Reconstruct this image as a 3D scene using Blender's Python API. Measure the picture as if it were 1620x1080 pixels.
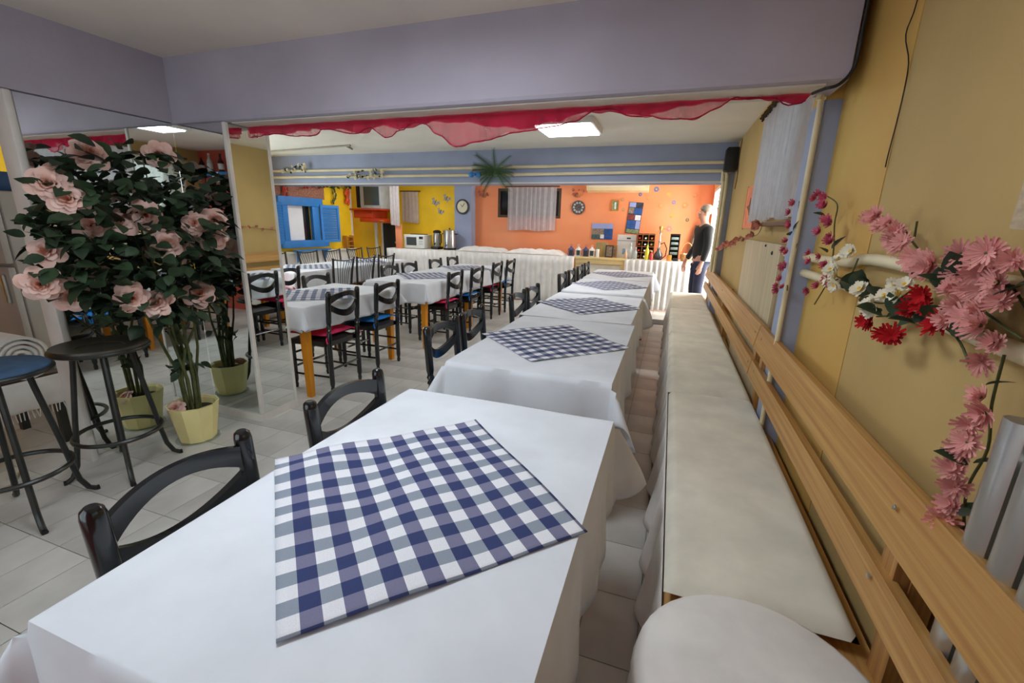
import bpy, bmesh, math, random
from mathutils import Vector, Matrix, Euler
for _o in list(bpy.data.objects): bpy.data.objects.remove(_o)
rnd = random.Random(7)
PI = math.pi
scene = bpy.context.scene
COL = scene.collection

# ------------------------------------------------------------------ camera
def make_camera():
    yaw, pitch, roll, fpx = 0.33269753, -0.2605506, 0.02518389, 698.39
    cy, sy = math.cos(yaw), math.sin(yaw)
    fw = Vector((-sy*math.cos(pitch), cy*math.cos(pitch), math.sin(pitch)))
    r = Vector((cy, sy, 0)); u = r.cross(fw)
    cr, sr = math.cos(roll), math.sin(roll)
    r2 = cr*r + sr*u; u2 = -sr*r + cr*u
    cam = bpy.data.cameras.new('camera'); co = bpy.data.objects.new('camera', cam); COL.objects.link(co)
    cam.sensor_width = 36; cam.lens = fpx/1620*36; cam.clip_start = 0.02
    m = Matrix((r2, u2, -fw)).transposed().to_4x4(); m.translation = Vector((0, 0, 1.42))
    co.matrix_world = m
    scene.camera = co
make_camera()

# ------------------------------------------------------------------ world, lights, exposure
w = bpy.data.worlds.new('world'); scene.world = w; w.use_nodes = True
bg = w.node_tree.nodes['Background']; bg.inputs[0].default_value = (0.86, 0.93, 1.0, 1); bg.inputs[1].default_value = 0.5
def area(name, loc, rot, sx, sy, power, col=(1, 1, 1)):
    l = bpy.data.lights.new(name, 'AREA'); l.shape = 'RECTANGLE'; l.size = sx; l.size_y = sy; l.energy = power; l.color = col
    o = bpy.data.objects.new(name, l); COL.objects.link(o); o.location = loc; o.rotation_euler = rot
    return o
# daylight outside the openings; street and left windows are added to brighten the room
area('daylight_near_window', (1.0, 0.27, 1.85), (0, math.radians(72), 0), 0.9, 1.4, 6, (0.86, 0.94, 1.0))
area('daylight_side_door', (1.3, 7.85, 1.3), (0, math.radians(90), 0), 2.0, 1.2, 120, (1.0, 0.97, 0.92))
area('added_fill_rear', (-1.9, -1.15, 1.35), (math.radians(90), 0, 0), 2.4, 1.7, 26, (0.88, 0.94, 1.0))
area('added_fill_left', (-6.95, 4.10, 1.55), (0, math.radians(-90), 0), 1.3, 2.4, 90, (0.95, 0.97, 1.0))
vs = scene.view_settings
vs.view_transform = 'Standard'; vs.look = 'None'; vs.gamma = 1.0; vs.use_curve_mapping = False
vs.exposure = 0.5
scene.cycles.use_denoising = True
scene.cycles.max_bounces = 10
scene.cycles.diffuse_bounces = 6
scene.cycles.glossy_bounces = 5
scene.cycles.sample_clamp_indirect = 6

# ------------------------------------------------------------------ materials
def lin(c):
    return tuple(((x/255)/12.92 if x/255 <= 0.04045 else ((x/255+0.055)/1.055)**2.4) for x in c)
MATS = {}
def mat(name, rgb, rough=0.6, var=0.06, scale=8.0, bump=0.0, bscale=40.0, metal=0.0, spec=0.5, stretch=(1, 1, 1), rgb2=None, rndobj=0.0, coat=0.0, trans=0.0):
    if name in MATS: return MATS[name]
    m = bpy.data.materials.new(name); m.use_nodes = True; nt = m.node_tree; N = nt.nodes; L = nt.links
    p = N['Principled BSDF']; c = lin(rgb)
    tc = N.new('ShaderNodeTexCoord'); mp = N.new('ShaderNodeMapping'); mp.inputs['Scale'].default_value = stretch
    L.new(tc.outputs['Object'], mp.inputs[0])
    nz = N.new('ShaderNodeTexNoise'); nz.inputs['Scale'].default_value = scale; nz.inputs['Detail'].default_value = 4
    L.new(mp.outputs[0], nz.inputs['Vector'])
    mix = N.new('ShaderNodeMix'); mix.data_type = 'RGBA'
    c2 = lin(rgb2) if rgb2 else tuple(max(0, x*(1-var*2.2)) for x in c)
    c1 = c if rgb2 else tuple(min(1, x*(1+var)) for x in c)
    mr = N.new('ShaderNodeMapRange'); mr.inputs[1].default_value = 0.32; mr.inputs[2].default_value = 0.68
    L.new(nz.outputs['Fac'], mr.inputs[0]); L.new(mr.outputs[0], mix.inputs[0])
    mix.inputs[6].default_value = (*c1, 1); mix.inputs[7].default_value = (*c2, 1)
    out = mix.outputs[2]
    if rndobj:
        oi = N.new('ShaderNodeObjectInfo'); hs = N.new('ShaderNodeHueSaturation')
        m2 = N.new('ShaderNodeMapRange'); m2.inputs[3].default_value = 1-rndobj; m2.inputs[4].default_value = 1+rndobj
        L.new(oi.outputs['Random'], m2.inputs[0]); L.new(m2.outputs[0], hs.inputs['Value']); L.new(out, hs.inputs['Color']); out = hs.outputs[0]
    L.new(out, p.inputs['Base Color'])
    p.inputs['Roughness'].default_value = rough; p.inputs['Metallic'].default_value = metal
    p.inputs['Specular IOR Level'].default_value = spec
    if coat: p.inputs['Coat Weight'].default_value = coat; p.inputs['Coat Roughness'].default_value = 0.08
    if bump:
        b = N.new('ShaderNodeBump'); b.inputs['Strength'].default_value = bump; b.inputs['Distance'].default_value = 0.01
        n2 = N.new('ShaderNodeTexNoise'); n2.inputs['Scale'].default_value = bscale; n2.inputs['Detail'].default_value = 3
        L.new(mp.outputs[0], n2.inputs['Vector']); L.new(n2.outputs['Fac'], b.inputs['Height']); L.new(b.outputs[0], p.inputs['Normal'])
    if trans:   # thin cloth: part of the light passes through it
        tr = N.new('ShaderNodeBsdfTranslucent'); L.new(out, tr.inputs[0])
        ms = N.new('ShaderNodeMixShader'); ms.inputs[0].default_value = 0.45
        L.new(p.outputs[0], ms.inputs[1]); L.new(tr.outputs[0], ms.inputs[2])
        tp = N.new('ShaderNodeBsdfTransparent'); m3 = N.new('ShaderNodeMixShader'); m3.inputs[0].default_value = trans
        L.new(ms.outputs[0], m3.inputs[1]); L.new(tp.outputs[0], m3.inputs[2])
        L.new(m3.outputs[0], N['Material Output'].inputs['Surface'])
    MATS[name] = m
    return m
def emit(name, rgb, s):
    m = bpy.data.materials.new(name); m.use_nodes = True; nt = m.node_tree
    p = nt.nodes['Principled BSDF']; p.inputs['Base Color'].default_value = (*lin(rgb), 1)
    p.inputs['Emission Color'].default_value = (*lin(rgb), 1); p.inputs['Emission Strength'].default_value = s
    MATS[name] = m; return m
def glassy(name, tint=(0.9, 0.95, 0.95), amount=0.85):
    m = bpy.data.materials.new(name); m.use_nodes = True; nt = m.node_tree; N = nt.nodes
    t = N.new('ShaderNodeBsdfTransparent'); t.inputs[0].default_value = (*tint, 1)
    g = N.new('ShaderNodeBsdfGlossy'); g.inputs['Roughness'].default_value = 0.05
    x = N.new('ShaderNodeMixShader'); x.inputs[0].default_value = 1-amount
    nt.links.new(t.outputs[0], x.inputs[1]); nt.links.new(g.outputs[0], x.inputs[2]); nt.links.new(x.outputs[0], N['Material Output'].inputs['Surface'])
    MATS[name] = m; return m
def wood(name, a, b, axis='y', rough=0.45):
    st = {'x': (0.4, 22, 22), 'y': (22, 0.4, 22), 'z': (22, 22, 0.4)}[axis]
    return mat(name, a, rough, scale=3.6, stretch=st, rgb2=b, bump=0.08, bscale=14)
def gingham(name):
    m = bpy.data.materials.new(name); m.use_nodes = True; nt = m.node_tree; N = nt.nodes; L = nt.links
    p = N['Principled BSDF']; p.inputs['Roughness'].default_value = 0.85; p.inputs['Specular IOR Level'].default_value = 0.2
    at = N.new('ShaderNodeUVMap'); sp = N.new('ShaderNodeSeparateXYZ'); L.new(at.outputs[0], sp.inputs[0])
    def band(o):
        a = N.new('ShaderNodeMath'); a.operation = 'MULTIPLY'; a.inputs[1].default_value = 8.6; L.new(o, a.inputs[0])
        f = N.new('ShaderNodeMath'); f.operation = 'FRACT'; L.new(a.outputs[0], f.inputs[0])
        g = N.new('ShaderNodeMath'); g.operation = 'GREATER_THAN'; g.inputs[1].default_value = 0.5; L.new(f.outputs[0], g.inputs[0])
        return g.outputs[0]
    bu, bv = band(sp.outputs[0]), band(sp.outputs[1])
    def mx(fac, a, b):
        x = N.new('ShaderNodeMix'); x.data_type = 'RGBA'; L.new(fac, x.inputs[0])
        for i, v in ((6, a), (7, b)):
            if isinstance(v, tuple): x.inputs[i].default_value = (*v, 1)
            else: L.new(v, x.inputs[i])
        return x.outputs[2]
    white, navy, grey, mauve = lin((228, 230, 236)), lin((56, 66, 108)), lin((142, 152, 166)), lin((122, 122, 150))
    row0 = mx(bu, white, grey); row1 = mx(bu, mauve, navy); c = mx(bv, row0, row1)
    nz = N.new('ShaderNodeTexNoise'); nz.inputs['Scale'].default_value = 260; L.new(at.outputs[0], nz.inputs['Vector'])
    hs = N.new('ShaderNodeHueSaturation'); mr = N.new('ShaderNodeMapRange'); mr.inputs[3].default_value = 0.82; mr.inputs[4].default_value = 1.18
    L.new(nz.outputs['Fac'], mr.inputs[0]); L.new(mr.outputs[0], hs.inputs['Value']); L.new(c, hs.inputs['Color']); L.new(hs.outputs[0], p.inputs['Base Color'])
    MATS[name] = m; return m

M_lilac = mat('lilac_paint', (178, 172, 186), 0.7, 0.05, 2.0, bump=0.08, bscale=60)
M_blue_lilac = mat('pale_blue_paint', (155, 166, 194), 0.7, 0.05, 2.5, bump=0.08, bscale=60)
M_cream = mat('cream_paint', (222, 218, 204), 0.65, 0.04, 3, bump=0.06, bscale=50)
M_ceil = mat('ceiling_plaster', (236, 225, 214), 0.8, 0.04, 1.5, bump=0.1, bscale=30)
M_ceil2 = mat('far_ceiling_plaster', (240, 237, 226), 0.8, 0.04, 1.5, bump=0.1, bscale=30)
M_wall = mat('yellow_green_paint', (188, 160, 102), 0.75, 0.06, 1.4, bump=0.08, bscale=55)
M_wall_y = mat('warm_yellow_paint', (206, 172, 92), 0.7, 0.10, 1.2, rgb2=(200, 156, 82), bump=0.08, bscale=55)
M_yellow = mat('bright_yellow_paint', (250, 204, 20), 0.65, 0.06, 2, bump=0.08, bscale=40)
M_orange = mat('orange_paint', (240, 156, 110), 0.7, 0.05, 1.3, rgb2=(236, 140, 90), bump=0.08, bscale=40)
M_salmon = mat('salmon_paint', (212, 96, 80), 0.7, 0.06, 2, bump=0.08, bscale=40)
M_mirror = mat('mirror_glass', (236, 240, 238), 0.015, 0.0, 2, metal=1.0)
M_white = mat('white_painted_wood', (228, 224, 216), 0.45, 0.05, 5, bump=0.04, bscale=30)
M_tile = mat('marbled_floor_tile', (214, 213, 207), 0.42, 0.1, 3.0, rgb2=(186, 184, 178), rndobj=0.05)
M_grout = mat('grey_grout', (150, 146, 136), 0.9, 0.1, 20)
M_cloth = mat('white_tablecloth', (224, 229, 236), 0.85, 0.03, 6, bump=0.12, bscale=14, spec=0.2)
M_cush = mat('cream_canvas', (232, 229, 214), 0.9, 0.05, 7, bump=0.18, bscale=12, spec=0.2)
M_skirt = mat('white_skirting_cloth', (232, 230, 226), 0.85, 0.04, 9, spec=0.2)
M_check = gingham('blue_gingham')
M_black = mat('black_lacquer', (16, 19, 22), 0.22, 0.15, 6, coat=0.4)
M_dark = mat('black_upholstery', (30, 27, 26), 0.55, 0.15, 14, bump=0.15, bscale=80)
M_pink = mat('pink_cushion_cloth', (234, 58, 112), 0.85, 0.10, 9, bump=0.25, bscale=25, spec=0.2)
M_blue = mat('blue_cushion_cloth', (46, 140, 226), 0.85, 0.10, 9, bump=0.25, bscale=25, spec=0.2)
M_yleg = mat('yellow_stained_wood', (226, 150, 18), 0.4, 0.08, 3, stretch=(8, 8, 0.6), rgb2=(206, 126, 10))
M_pine = wood('pine_plank', (198, 156, 92), (170, 122, 66), 'y')
M_pine_z = wood('pine_post', (196, 148, 88), (150, 104, 58), 'z')
M_board = wood('pale_grey_board', (206, 192, 160), (176, 160, 126), 'z', 0.6)
M_drape = mat('pink_sheer', (224, 26, 84), 0.7, 0.08, 8, spec=0.2, trans=0.42)
M_curtain = mat('white_sheer', (226, 222, 226), 0.8, 0.04, 12, spec=0.15, trans=0.12)
M_lace = mat('ivory_lace', (226, 216, 200), 0.85, 0.12, 60, spec=0.15, trans=0.22)
M_pot = mat('yellow_plastic_pot', (246, 234, 164), 0.5, 0.05, 4)
M_soil = mat('dark_soil', (62, 50, 42), 0.95, 0.2, 40, bump=0.5, bscale=60)
M_leaf = mat('dark_rose_leaf', (52, 74, 46), 0.55, 0.2, 20, rgb2=(32, 50, 34), rndobj=0.35)
M_stem = mat('green_stem', (86, 92, 48), 0.6, 0.2, 20)
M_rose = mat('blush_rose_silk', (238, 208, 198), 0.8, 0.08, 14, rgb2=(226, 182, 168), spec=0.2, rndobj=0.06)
M_fpink = mat('pink_silk_flower', (234, 176, 168), 0.85, 0.1, 30, rgb2=(220, 150, 146), spec=0.2, rndobj=0.1)
M_fdeep = mat('crimson_pink_flower', (176, 54, 84), 0.85, 0.1, 40, rgb2=(206, 110, 128), spec=0.2, rndobj=0.12)
M_fred = mat('red_silk_flower', (180, 24, 32), 0.85, 0.1, 30, spec=0.2, rndobj=0.1)
M_fwhite = mat('white_silk_flower', (234, 228, 206), 0.85, 0.06, 30, spec=0.2)
M_fyel = mat('yellow_flower_centre', (226, 184, 60), 0.85, 0.1, 30)
M_fdry = mat('dried_peach_flower', (206, 132, 110), 0.9, 0.2, 40, rndobj=0.2)
M_alu = mat('white_aluminium', (196, 196, 192), 0.3, 0.03, 4, metal=0.8)
M_steel = mat('brushed_steel', (190, 190, 188), 0.28, 0.05, 6, metal=0.9, stretch=(6, 6, 1))
M_tube = mat('black_tube_steel', (24, 28, 28), 0.35, 0.25, 12, rgb2=(44, 46, 40))
M_vinyl = mat('olive_black_vinyl', (58, 56, 42), 0.4, 0.2, 8)
M_seatblue = mat('blue_stool_cloth', (62, 92, 124), 0.8, 0.08, 20, bump=0.2, bscale=60)
M_pipe = mat('cream_pipe', (224, 212, 176), 0.45, 0.05, 5)
M_shut = mat('blue_shutter_paint', (48, 128, 200), 0.55, 0.08, 4)
M_red = mat('red_shelf_paint', (190, 56, 20), 0.45, 0.1, 6)
M_plastic = mat('black_plastic', (14, 15, 15), 0.5, 0.1, 10)
M_wplastic = mat('white_plastic', (226, 228, 224), 0.4, 0.03, 5)
M_brown = mat('brown_frame_wood', (74, 50, 30), 0.5, 0.15, 8)
M_gold = mat('amber_wood', (190, 130, 50), 0.5, 0.1, 8)
M_green = mat('green_foliage', (50, 86, 40), 0.6, 0.2, 14, rndobj=0.2)
M_glass = glassy('window_glass')
M_dglass = mat('dark_glass', (26, 30, 30), 0.08, 0.1, 4)
M_screen = mat('grey_screen', (70, 78, 76), 0.15, 0.1, 2)
M_skin = mat('skin', (206, 150, 128), 0.6, 0.05, 20)
M_jacket = mat('black_jacket_cloth', (22, 23, 26), 0.8, 0.1, 12)
M_jeans = mat('navy_trousers', (30, 36, 62), 0.85, 0.1, 14)
M_hair = mat('grey_hair', (150, 140, 130), 0.7, 0.2, 60)
M_stone = mat('pink_speckled_stone', (196, 140, 112), 0.9, 0.2, 70, rgb2=(120, 70, 58), bump=0.6, bscale=70)
M_basket = mat('wicker', (196, 138, 76), 0.7, 0.2, 50, bump=0.6, bscale=90)
M_lamp = emit('lit_diffuser', (250, 252, 255), 15.0)
M_lamp_dim = emit('dim_diffuser', (250, 252, 255), 7.0)
M_lamp_near = emit('near_diffuser', (238, 247, 255), 18.0)
M_far_white = mat('white_blind_cloth', (232, 232, 232), 0.7, 0.03, 3)  # even white cloth of the blue window's blind

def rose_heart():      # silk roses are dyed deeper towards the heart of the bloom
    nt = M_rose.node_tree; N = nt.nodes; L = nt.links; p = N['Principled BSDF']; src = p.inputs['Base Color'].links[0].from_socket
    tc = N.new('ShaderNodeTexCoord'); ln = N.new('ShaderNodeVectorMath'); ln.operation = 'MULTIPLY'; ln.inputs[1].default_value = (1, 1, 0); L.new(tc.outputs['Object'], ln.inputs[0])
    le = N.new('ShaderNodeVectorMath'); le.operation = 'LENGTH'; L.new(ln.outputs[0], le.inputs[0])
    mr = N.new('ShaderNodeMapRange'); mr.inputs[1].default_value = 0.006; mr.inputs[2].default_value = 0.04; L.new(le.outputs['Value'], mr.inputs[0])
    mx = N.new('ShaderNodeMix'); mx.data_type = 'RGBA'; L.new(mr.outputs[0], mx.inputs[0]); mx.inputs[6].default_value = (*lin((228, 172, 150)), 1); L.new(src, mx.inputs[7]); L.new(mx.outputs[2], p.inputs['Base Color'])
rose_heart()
# ------------------------------------------------------------------ mesh helpers
class B:
    def __init__(s): s.v = []; s.f = []; s.uv = None
    def add(s, vs, fs):
        n = len(s.v); s.v += [tuple(x) for x in vs]; s.f += [tuple(i+n for i in f) for f in fs]; return s
    def box(s, x0, x1, y0, y1, z0, z1):
        return s.add([(x0, y0, z0), (x1, y0, z0), (x1, y1, z0), (x0, y1, z0), (x0, y0, z1), (x1, y0, z1), (x1, y1, z1), (x0, y1, z1)],
                     [(0, 3, 2, 1), (4, 5, 6, 7), (0, 1, 5, 4), (1, 2, 6, 5), (2, 3, 7, 6), (3, 0, 4, 7)])
    def rbox(s, x0, x1, y0, y1, z0, z1, r=0.01, seg=2):
        bm = bmesh.new(); bmesh.ops.create_cube(bm, size=1.0)
        for v in bm.verts: v.co = Vector(((x0+x1)/2+v.co.x*(x1-x0), (y0+y1)/2+v.co.y*(y1-y0), (z0+z1)/2+v.co.z*(z1-z0)))
        bmesh.ops.bevel(bm, geom=list(bm.edges), offset=min(r, 0.49*min(x1-x0, y1-y0, z1-z0)), segments=seg, profile=0.5, affect='EDGES')
        bm.verts.index_update()
        s.add([v.co[:] for v in bm.verts], [[v.index for v in f.verts] for f in bm.faces]); bm.free(); return s
    def tube(s, pts, r, n=8, closed=False, cap=True):
        pts = [Vector(p) for p in pts]; k = len(pts); rr = r if isinstance(r, (list, tuple)) else [r]*k
        vs = []; fs = []; prev = None
        for i, p in enumerate(pts):
            a = pts[(i-1) % k] if (closed or i > 0) else p; b = pts[(i+1) % k] if (closed or i < k-1) else p
            d = (b-a).normalized() if (b-a).length > 1e-9 else Vector((0, 0, 1))
            if prev is None: e = d.orthogonal().normalized()
            else:
                e = prev-d*prev.dot(d); e = e.normalized() if e.length > 1e-6 else d.orthogonal().normalized()
            prev = e; g = d.cross(e)
            for j in range(n):
                t = 2*PI*j/n; vs.append(p+rr[i]*(math.cos(t)*e+math.sin(t)*g))
        m = k if closed else k-1
        for i in range(m):
            for j in range(n):
                a = i*n+j; b = i*n+(j+1) % n; c = ((i+1) % k)*n+(j+1) % n; d = ((i+1) % k)*n+j
                fs.append((a, b, c, d))
        if cap and not closed:
            fs.append(tuple(range(n-1, -1, -1))); fs.append(tuple((k-1)*n+j for j in range(n)))
        return s.add(vs, fs)
    def lathe(s, prof, n=16, c=(0, 0, 0), ax=None, squash=(1, 1), rot=0.0):
        vs = []; fs = []
        for (r, z) in prof:
            for j in range(n):
                t = 2*PI*j/n+rot; vs.append((r*math.cos(t)*squash[0], r*math.sin(t)*squash[1], z))
        for i in range(len(prof)-1):
            for j in range(n): fs.append((i*n+j, i*n+(j+1) % n, (i+1)*n+(j+1) % n, (i+1)*n+j))
        fs.append(tuple(range(n-1, -1, -1))); fs.append(tuple((len(prof)-1)*n+j for j in range(n)))
        if ax is not None:
            q = Vector((0, 0, 1)).rotation_difference(Vector(ax)); vs = [q @ Vector(v) for v in vs]
        return s.add([(v[0]+c[0], v[1]+c[1], v[2]+c[2]) for v in vs], fs)
    def ball(s, c, r, n=10, m=7):
        if not isinstance(r, (tuple, list)): r = (r, r, r)
        vs = []; fs = []
        for i in range(m+1):
            a = PI*i/m-PI/2; a = max(-PI/2+0.05, min(PI/2-0.05, a))
            for j in range(n): t = 2*PI*j/n; vs.append((c[0]+r[0]*math.cos(a)*math.cos(t), c[1]+r[1]*math.cos(a)*math.sin(t), c[2]+r[2]*math.sin(a)))
        for i in range(m):
            for j in range(n): fs.append((i*n+j, i*n+(j+1) % n, (i+1)*n+(j+1) % n, (i+1)*n+j))
        fs.append(tuple(range(n-1, -1, -1))); fs.append(tuple(m*n+j for j in range(n)))
        return s.add(vs, fs)
    def grid(s, nu, nv, fn, uv=False):
        vs = [fn(i/nu, j/nv) for j in range(nv+1) for i in range(nu+1)]
        fs = [(j*(nu+1)+i, j*(nu+1)+i+1, (j+1)*(nu+1)+i+1, (j+1)*(nu+1)+i) for j in range(nv) for i in range(nu)]
        if uv: s.uv = [(i/nu, j/nv) for j in range(nv+1) for i in range(nu+1)]
        return s.add(vs, fs)
    def prism(s, poly, a0, a1, axis='y'):
        k = len(poly)
        def P(p, a): return {'y': (p[0], a, p[1]), 'x': (a, p[0], p[1]), 'z': (p[0], p[1], a)}[axis]
        return s.add([P(p, a0) for p in poly]+[P(p, a1) for p in poly],
                     [tuple(range(k-1, -1, -1)), tuple(range(k, 2*k))]+[(i, (i+1) % k, k+(i+1) % k, k+i) for i in range(k)])
    def xf(s, M):
        s.v = [tuple(M @ Vector(v)) for v in s.v]; return s
    def mesh(s, name, m, smooth=True, ang=40):
        me = bpy.data.meshes.new(name); me.from_pydata(s.v, [], s.f); me.update()
        bm = bmesh.new(); bm.from_mesh(me); bmesh.ops.recalc_face_normals(bm, faces=bm.faces); bm.to_mesh(me); bm.free()
        if s.uv:
            ul = me.uv_layers.new(name='UVMap')
            for lp in me.loops: ul.data[lp.index].uv = s.uv[lp.vertex_index]
        if smooth:
            me.polygons.foreach_set('use_smooth', [True]*len(me.polygons)); me.set_sharp_from_angle(angle=math.radians(ang))
        me.materials.append(m)
        return me
    def build(s, name, m, parent=None, loc=(0, 0, 0), rot=(0, 0, 0), smooth=True, ang=40, solid=0.0):
        o = bpy.data.objects.new(name, s.mesh(name, m, smooth, ang)); COL.objects.link(o)
        o.location = loc; o.rotation_euler = rot
        if parent: o.parent = parent
        if solid:
            md = o.modifiers.new('thickness', 'SOLIDIFY'); md.thickness = solid; md.offset = 0
        return o
def inst(name, me, parent=None, loc=(0, 0, 0), rot=(0, 0, 0), sc=1.0):
    o = bpy.data.objects.new(name, me); COL.objects.link(o); o.location = loc; o.rotation_euler = rot
    o.scale = (sc, sc, sc) if not isinstance(sc, (tuple, list)) else sc
    if parent: o.parent = parent
    return o
def empty(name, loc=(0, 0, 0), rz=0.0):
    o = bpy.data.objects.new(name, None); COL.objects.link(o); o.location = loc; o.rotation_euler = (0, 0, rz); o.empty_display_size = 0.1
    return o
def tag(o, label, cat, group=None):
    o['label'] = label; o['category'] = cat
    if group: o['group'] = group
    return o
def struct(o, label=None, cat=None):
    o['kind'] = 'structure'
    if label: o['label'] = label
    if cat: o['category'] = cat
    return o
def copy_tree(o, parent=None):
    c = o.copy(); COL.objects.link(c); c.parent = parent
    for ch in list(o.children): copy_tree(ch, c)
    return c
def wallbox(name, x0, x1, y0, y1, z0, z1, m, label, cat='wall', parent=None):
    o = B().box(x0, x1, y0, y1, z0, z1).build(name, m, parent, smooth=False)
    if not parent: struct(o, label, cat)
    return o

# ------------------------------------------------------------------ structure
def holed(name, axis, a0, a1, u0, u1, z0, z1, h, m, label, cat='wall'):
    """wall slab between a0 and a1 along axis with one rectangular opening h=(u0,u1,z0,z1)"""
    out = [(u0, z0), (u1, z0), (u1, z1), (u0, z1)]; inn = [(h[0], h[2]), (h[1], h[2]), (h[1], h[3]), (h[0], h[3])]
    P = (lambda p, a: (a, p[0], p[1])) if axis == 'x' else (lambda p, a: (p[0], a, p[1]))
    vs = [P(p, a0) for p in out+inn]+[P(p, a1) for p in out+inn]; fs = []
    for i in range(4):
        j = (i+1) % 4
        fs += [(i, j, 4+j, 4+i), (8+i, 12+i, 12+j, 8+j), (i, 8+i, 8+j, j), (4+i, 4+j, 12+j, 12+i)]
    o = B().add(vs, fs).build(name, m, smooth=False); return struct(o, label, cat)

# floor: slab with grout, tiles laid on it
floor = struct(B().box(-7.4, 1.2, -0.95, 9.1, -0.15, -0.006).build('floor', M_grout, smooth=False), 'pale marbled rectangular tile floor with grey grout lines', 'floor')
TX, TY, GX, GY = 0.203, 0.305, 0.038, 1.510
tile_me = B().box(-TX/2+0.0018, TX/2-0.0018, -TY/2+0.0018, TY/2-0.0018, -0.008, 0.0).mesh('floor_tile', M_tile, smooth=False)
def seen_tile(x, y):
    yaw, pitch = 0.33269753, -0.2605506
    fx, fy, fz = -math.sin(yaw)*math.cos(pitch), math.cos(yaw)*math.cos(pitch), math.sin(pitch)
    d = (x, y, -1.42); dep = d[0]*fx+d[1]*fy+d[2]*fz
    if dep < 0.2: return 0
    r = (d[0]*math.cos(yaw)+d[1]*math.sin(yaw))/dep
    if abs(r) > 1.2: return 0
    u = (1.42-0.75)/1.42; hx, hy = x*u, y*u
    if -0.99 < hx < -0.13 and (0.28 < hy < 1.5 or 1.86 < hy < 7.2): return 0
    if -3.4 < hx < -2.6 and (2.6 < hy < 3.87 or 4.3 < hy < 6.75): return 0
    u = (1.42-0.47)/1.42
    if x*u > 0.05: return 0
    if x < -3.1 and y < 2.2 and x > -3.2: return 0
    return 1.0/(dep**3)
cells = []
ny0, ny1 = int((-0.9-GY)/TY)-1, int((9.0-GY)/TY)+1
nx0, nx1 = int((-7.3-GX)/TX)-1, int((1.1-GX)/TX)+1
for i in range(nx0, nx1):
    for j in range(ny0, ny1):
        x, y = GX+(i+0.5)*TX, GY+(j+0.5)*TY
        if -7.35 < x < 1.15 and -0.9 < y < 9.05: cells.append((seen_tile(x, y), x, y))
cells.sort(key=lambda c: -c[0])
for s_, x, y in cells[:300]: inst('floor_tile', tile_me, floor, (x, y, 0.0))
rest = B()
for s_, x, y in cells[300:]: rest.box(x-TX/2+0.0018, x+TX/2-0.0018, y-TY/2+0.0018, y+TY/2-0.0018, -0.008, 0.0)
ro = rest.build('floor_tiles', M_tile, floor, smooth=False); ro['kind'] = 'stuff'

wallbox('ceiling', -6.7, 1.0, -0.95, 2.3, 2.35, 2.45, M_ceil, 'dull cream plaster ceiling above the near tables', 'ceiling')
wallbox('ceiling_far', -7.4, 1.0, 2.3, 9.1, 2.4, 2.5, M_ceil2, 'cream plaster ceiling beyond the pink drape', 'ceiling')
# near beams: one across the room, one along the mirror wall
def beam_profile(y0, y1, z0, z1, r=0.02):
    return [(y0, z1), (y0, z0+r), (y0+r*0.3, z0+r*0.3), (y0+r, z0), (y1, z0), (y1, z1)]
bo = B().prism(beam_profile(2.165, 2.41, 1.975, 2.4), -6.5, 0.565, 'x').build('beam', M_lilac, smooth=False)
struct(bo, 'wide lilac ceiling beam across the front of the room', 'beam')
B().box(-2.60, 0.50, 2.20, 2.40, 1.969, 1.9749).build('beam_underside', M_cream, bo, smooth=False)
bo2 = B().box(-3.33, -3.06, -0.85, 2.164, 1.985, 2.35).build('beam', M_lilac, smooth=False); struct(bo2, 'lilac ceiling beam running over the mirror wall', 'beam')
bo3 = B().box(-7.3, 0.62, 6.1, 6.38, 1.955, 2.4).build('beam', M_blue_lilac, smooth=False); struct(bo3, 'pale blue ceiling beam with two pipes before the orange wall', 'beam')
B().box(-6.5, 0.53, 6.096, 6.1, 1.955, 1.972).build('beam_edge', M_cream, bo3, smooth=False)
# right side
WX = 0.62
WIN1 = (-0.45, 0.98, 1.48, 2.15); WIN2 = (2.98, 4.15, 1.52, 2.20)
wr = holed('wall_right', 'x', WX, 0.85, -0.95, 2.40, 0, 2.36, WIN1, M_wall, 'olive yellow right wall beside the bench')
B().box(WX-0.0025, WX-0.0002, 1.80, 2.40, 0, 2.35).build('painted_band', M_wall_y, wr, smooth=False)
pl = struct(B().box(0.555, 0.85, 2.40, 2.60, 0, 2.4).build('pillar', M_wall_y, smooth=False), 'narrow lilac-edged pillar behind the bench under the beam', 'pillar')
B().box(0.549, 0.5549, 2.40, 2.60, 0, 1.96).build('painted_stripe', M_blue_lilac, pl, smooth=False)
B().box(0.549, WX-0.0026, 2.393, 2.3999, 0, 1.96).build('painted_stripe', M_blue_lilac, pl, smooth=False)
holed('wall_right_far', 'x', WX, 0.85, 2.60, 6.1, 0, 2.41, WIN2, M_wall, 'pale yellow far right wall with curtained window')
pf = struct(B().box(0.545, 0.85, 6.1, 6.42, 0, 1.954).build('pillar', M_blue_lilac, smooth=False), 'pale blue far pillar beside the long bench', 'pillar')
wallbox('wall_right_end', 0.585, 0.85, 6.42, 7.2, 0, 2.4, M_wall, 'yellow wall return before the side door')
wallbox('wall_right_lintel', 0.60, 0.85, 7.2, 8.45, 2.05, 2.4, M_wall, 'yellow wall over the side door')
wallbox('wall_right_corner', 0.60, 0.85, 8.45, 8.75, 0, 2.4, M_orange, 'orange wall corner by the side door')
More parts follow.
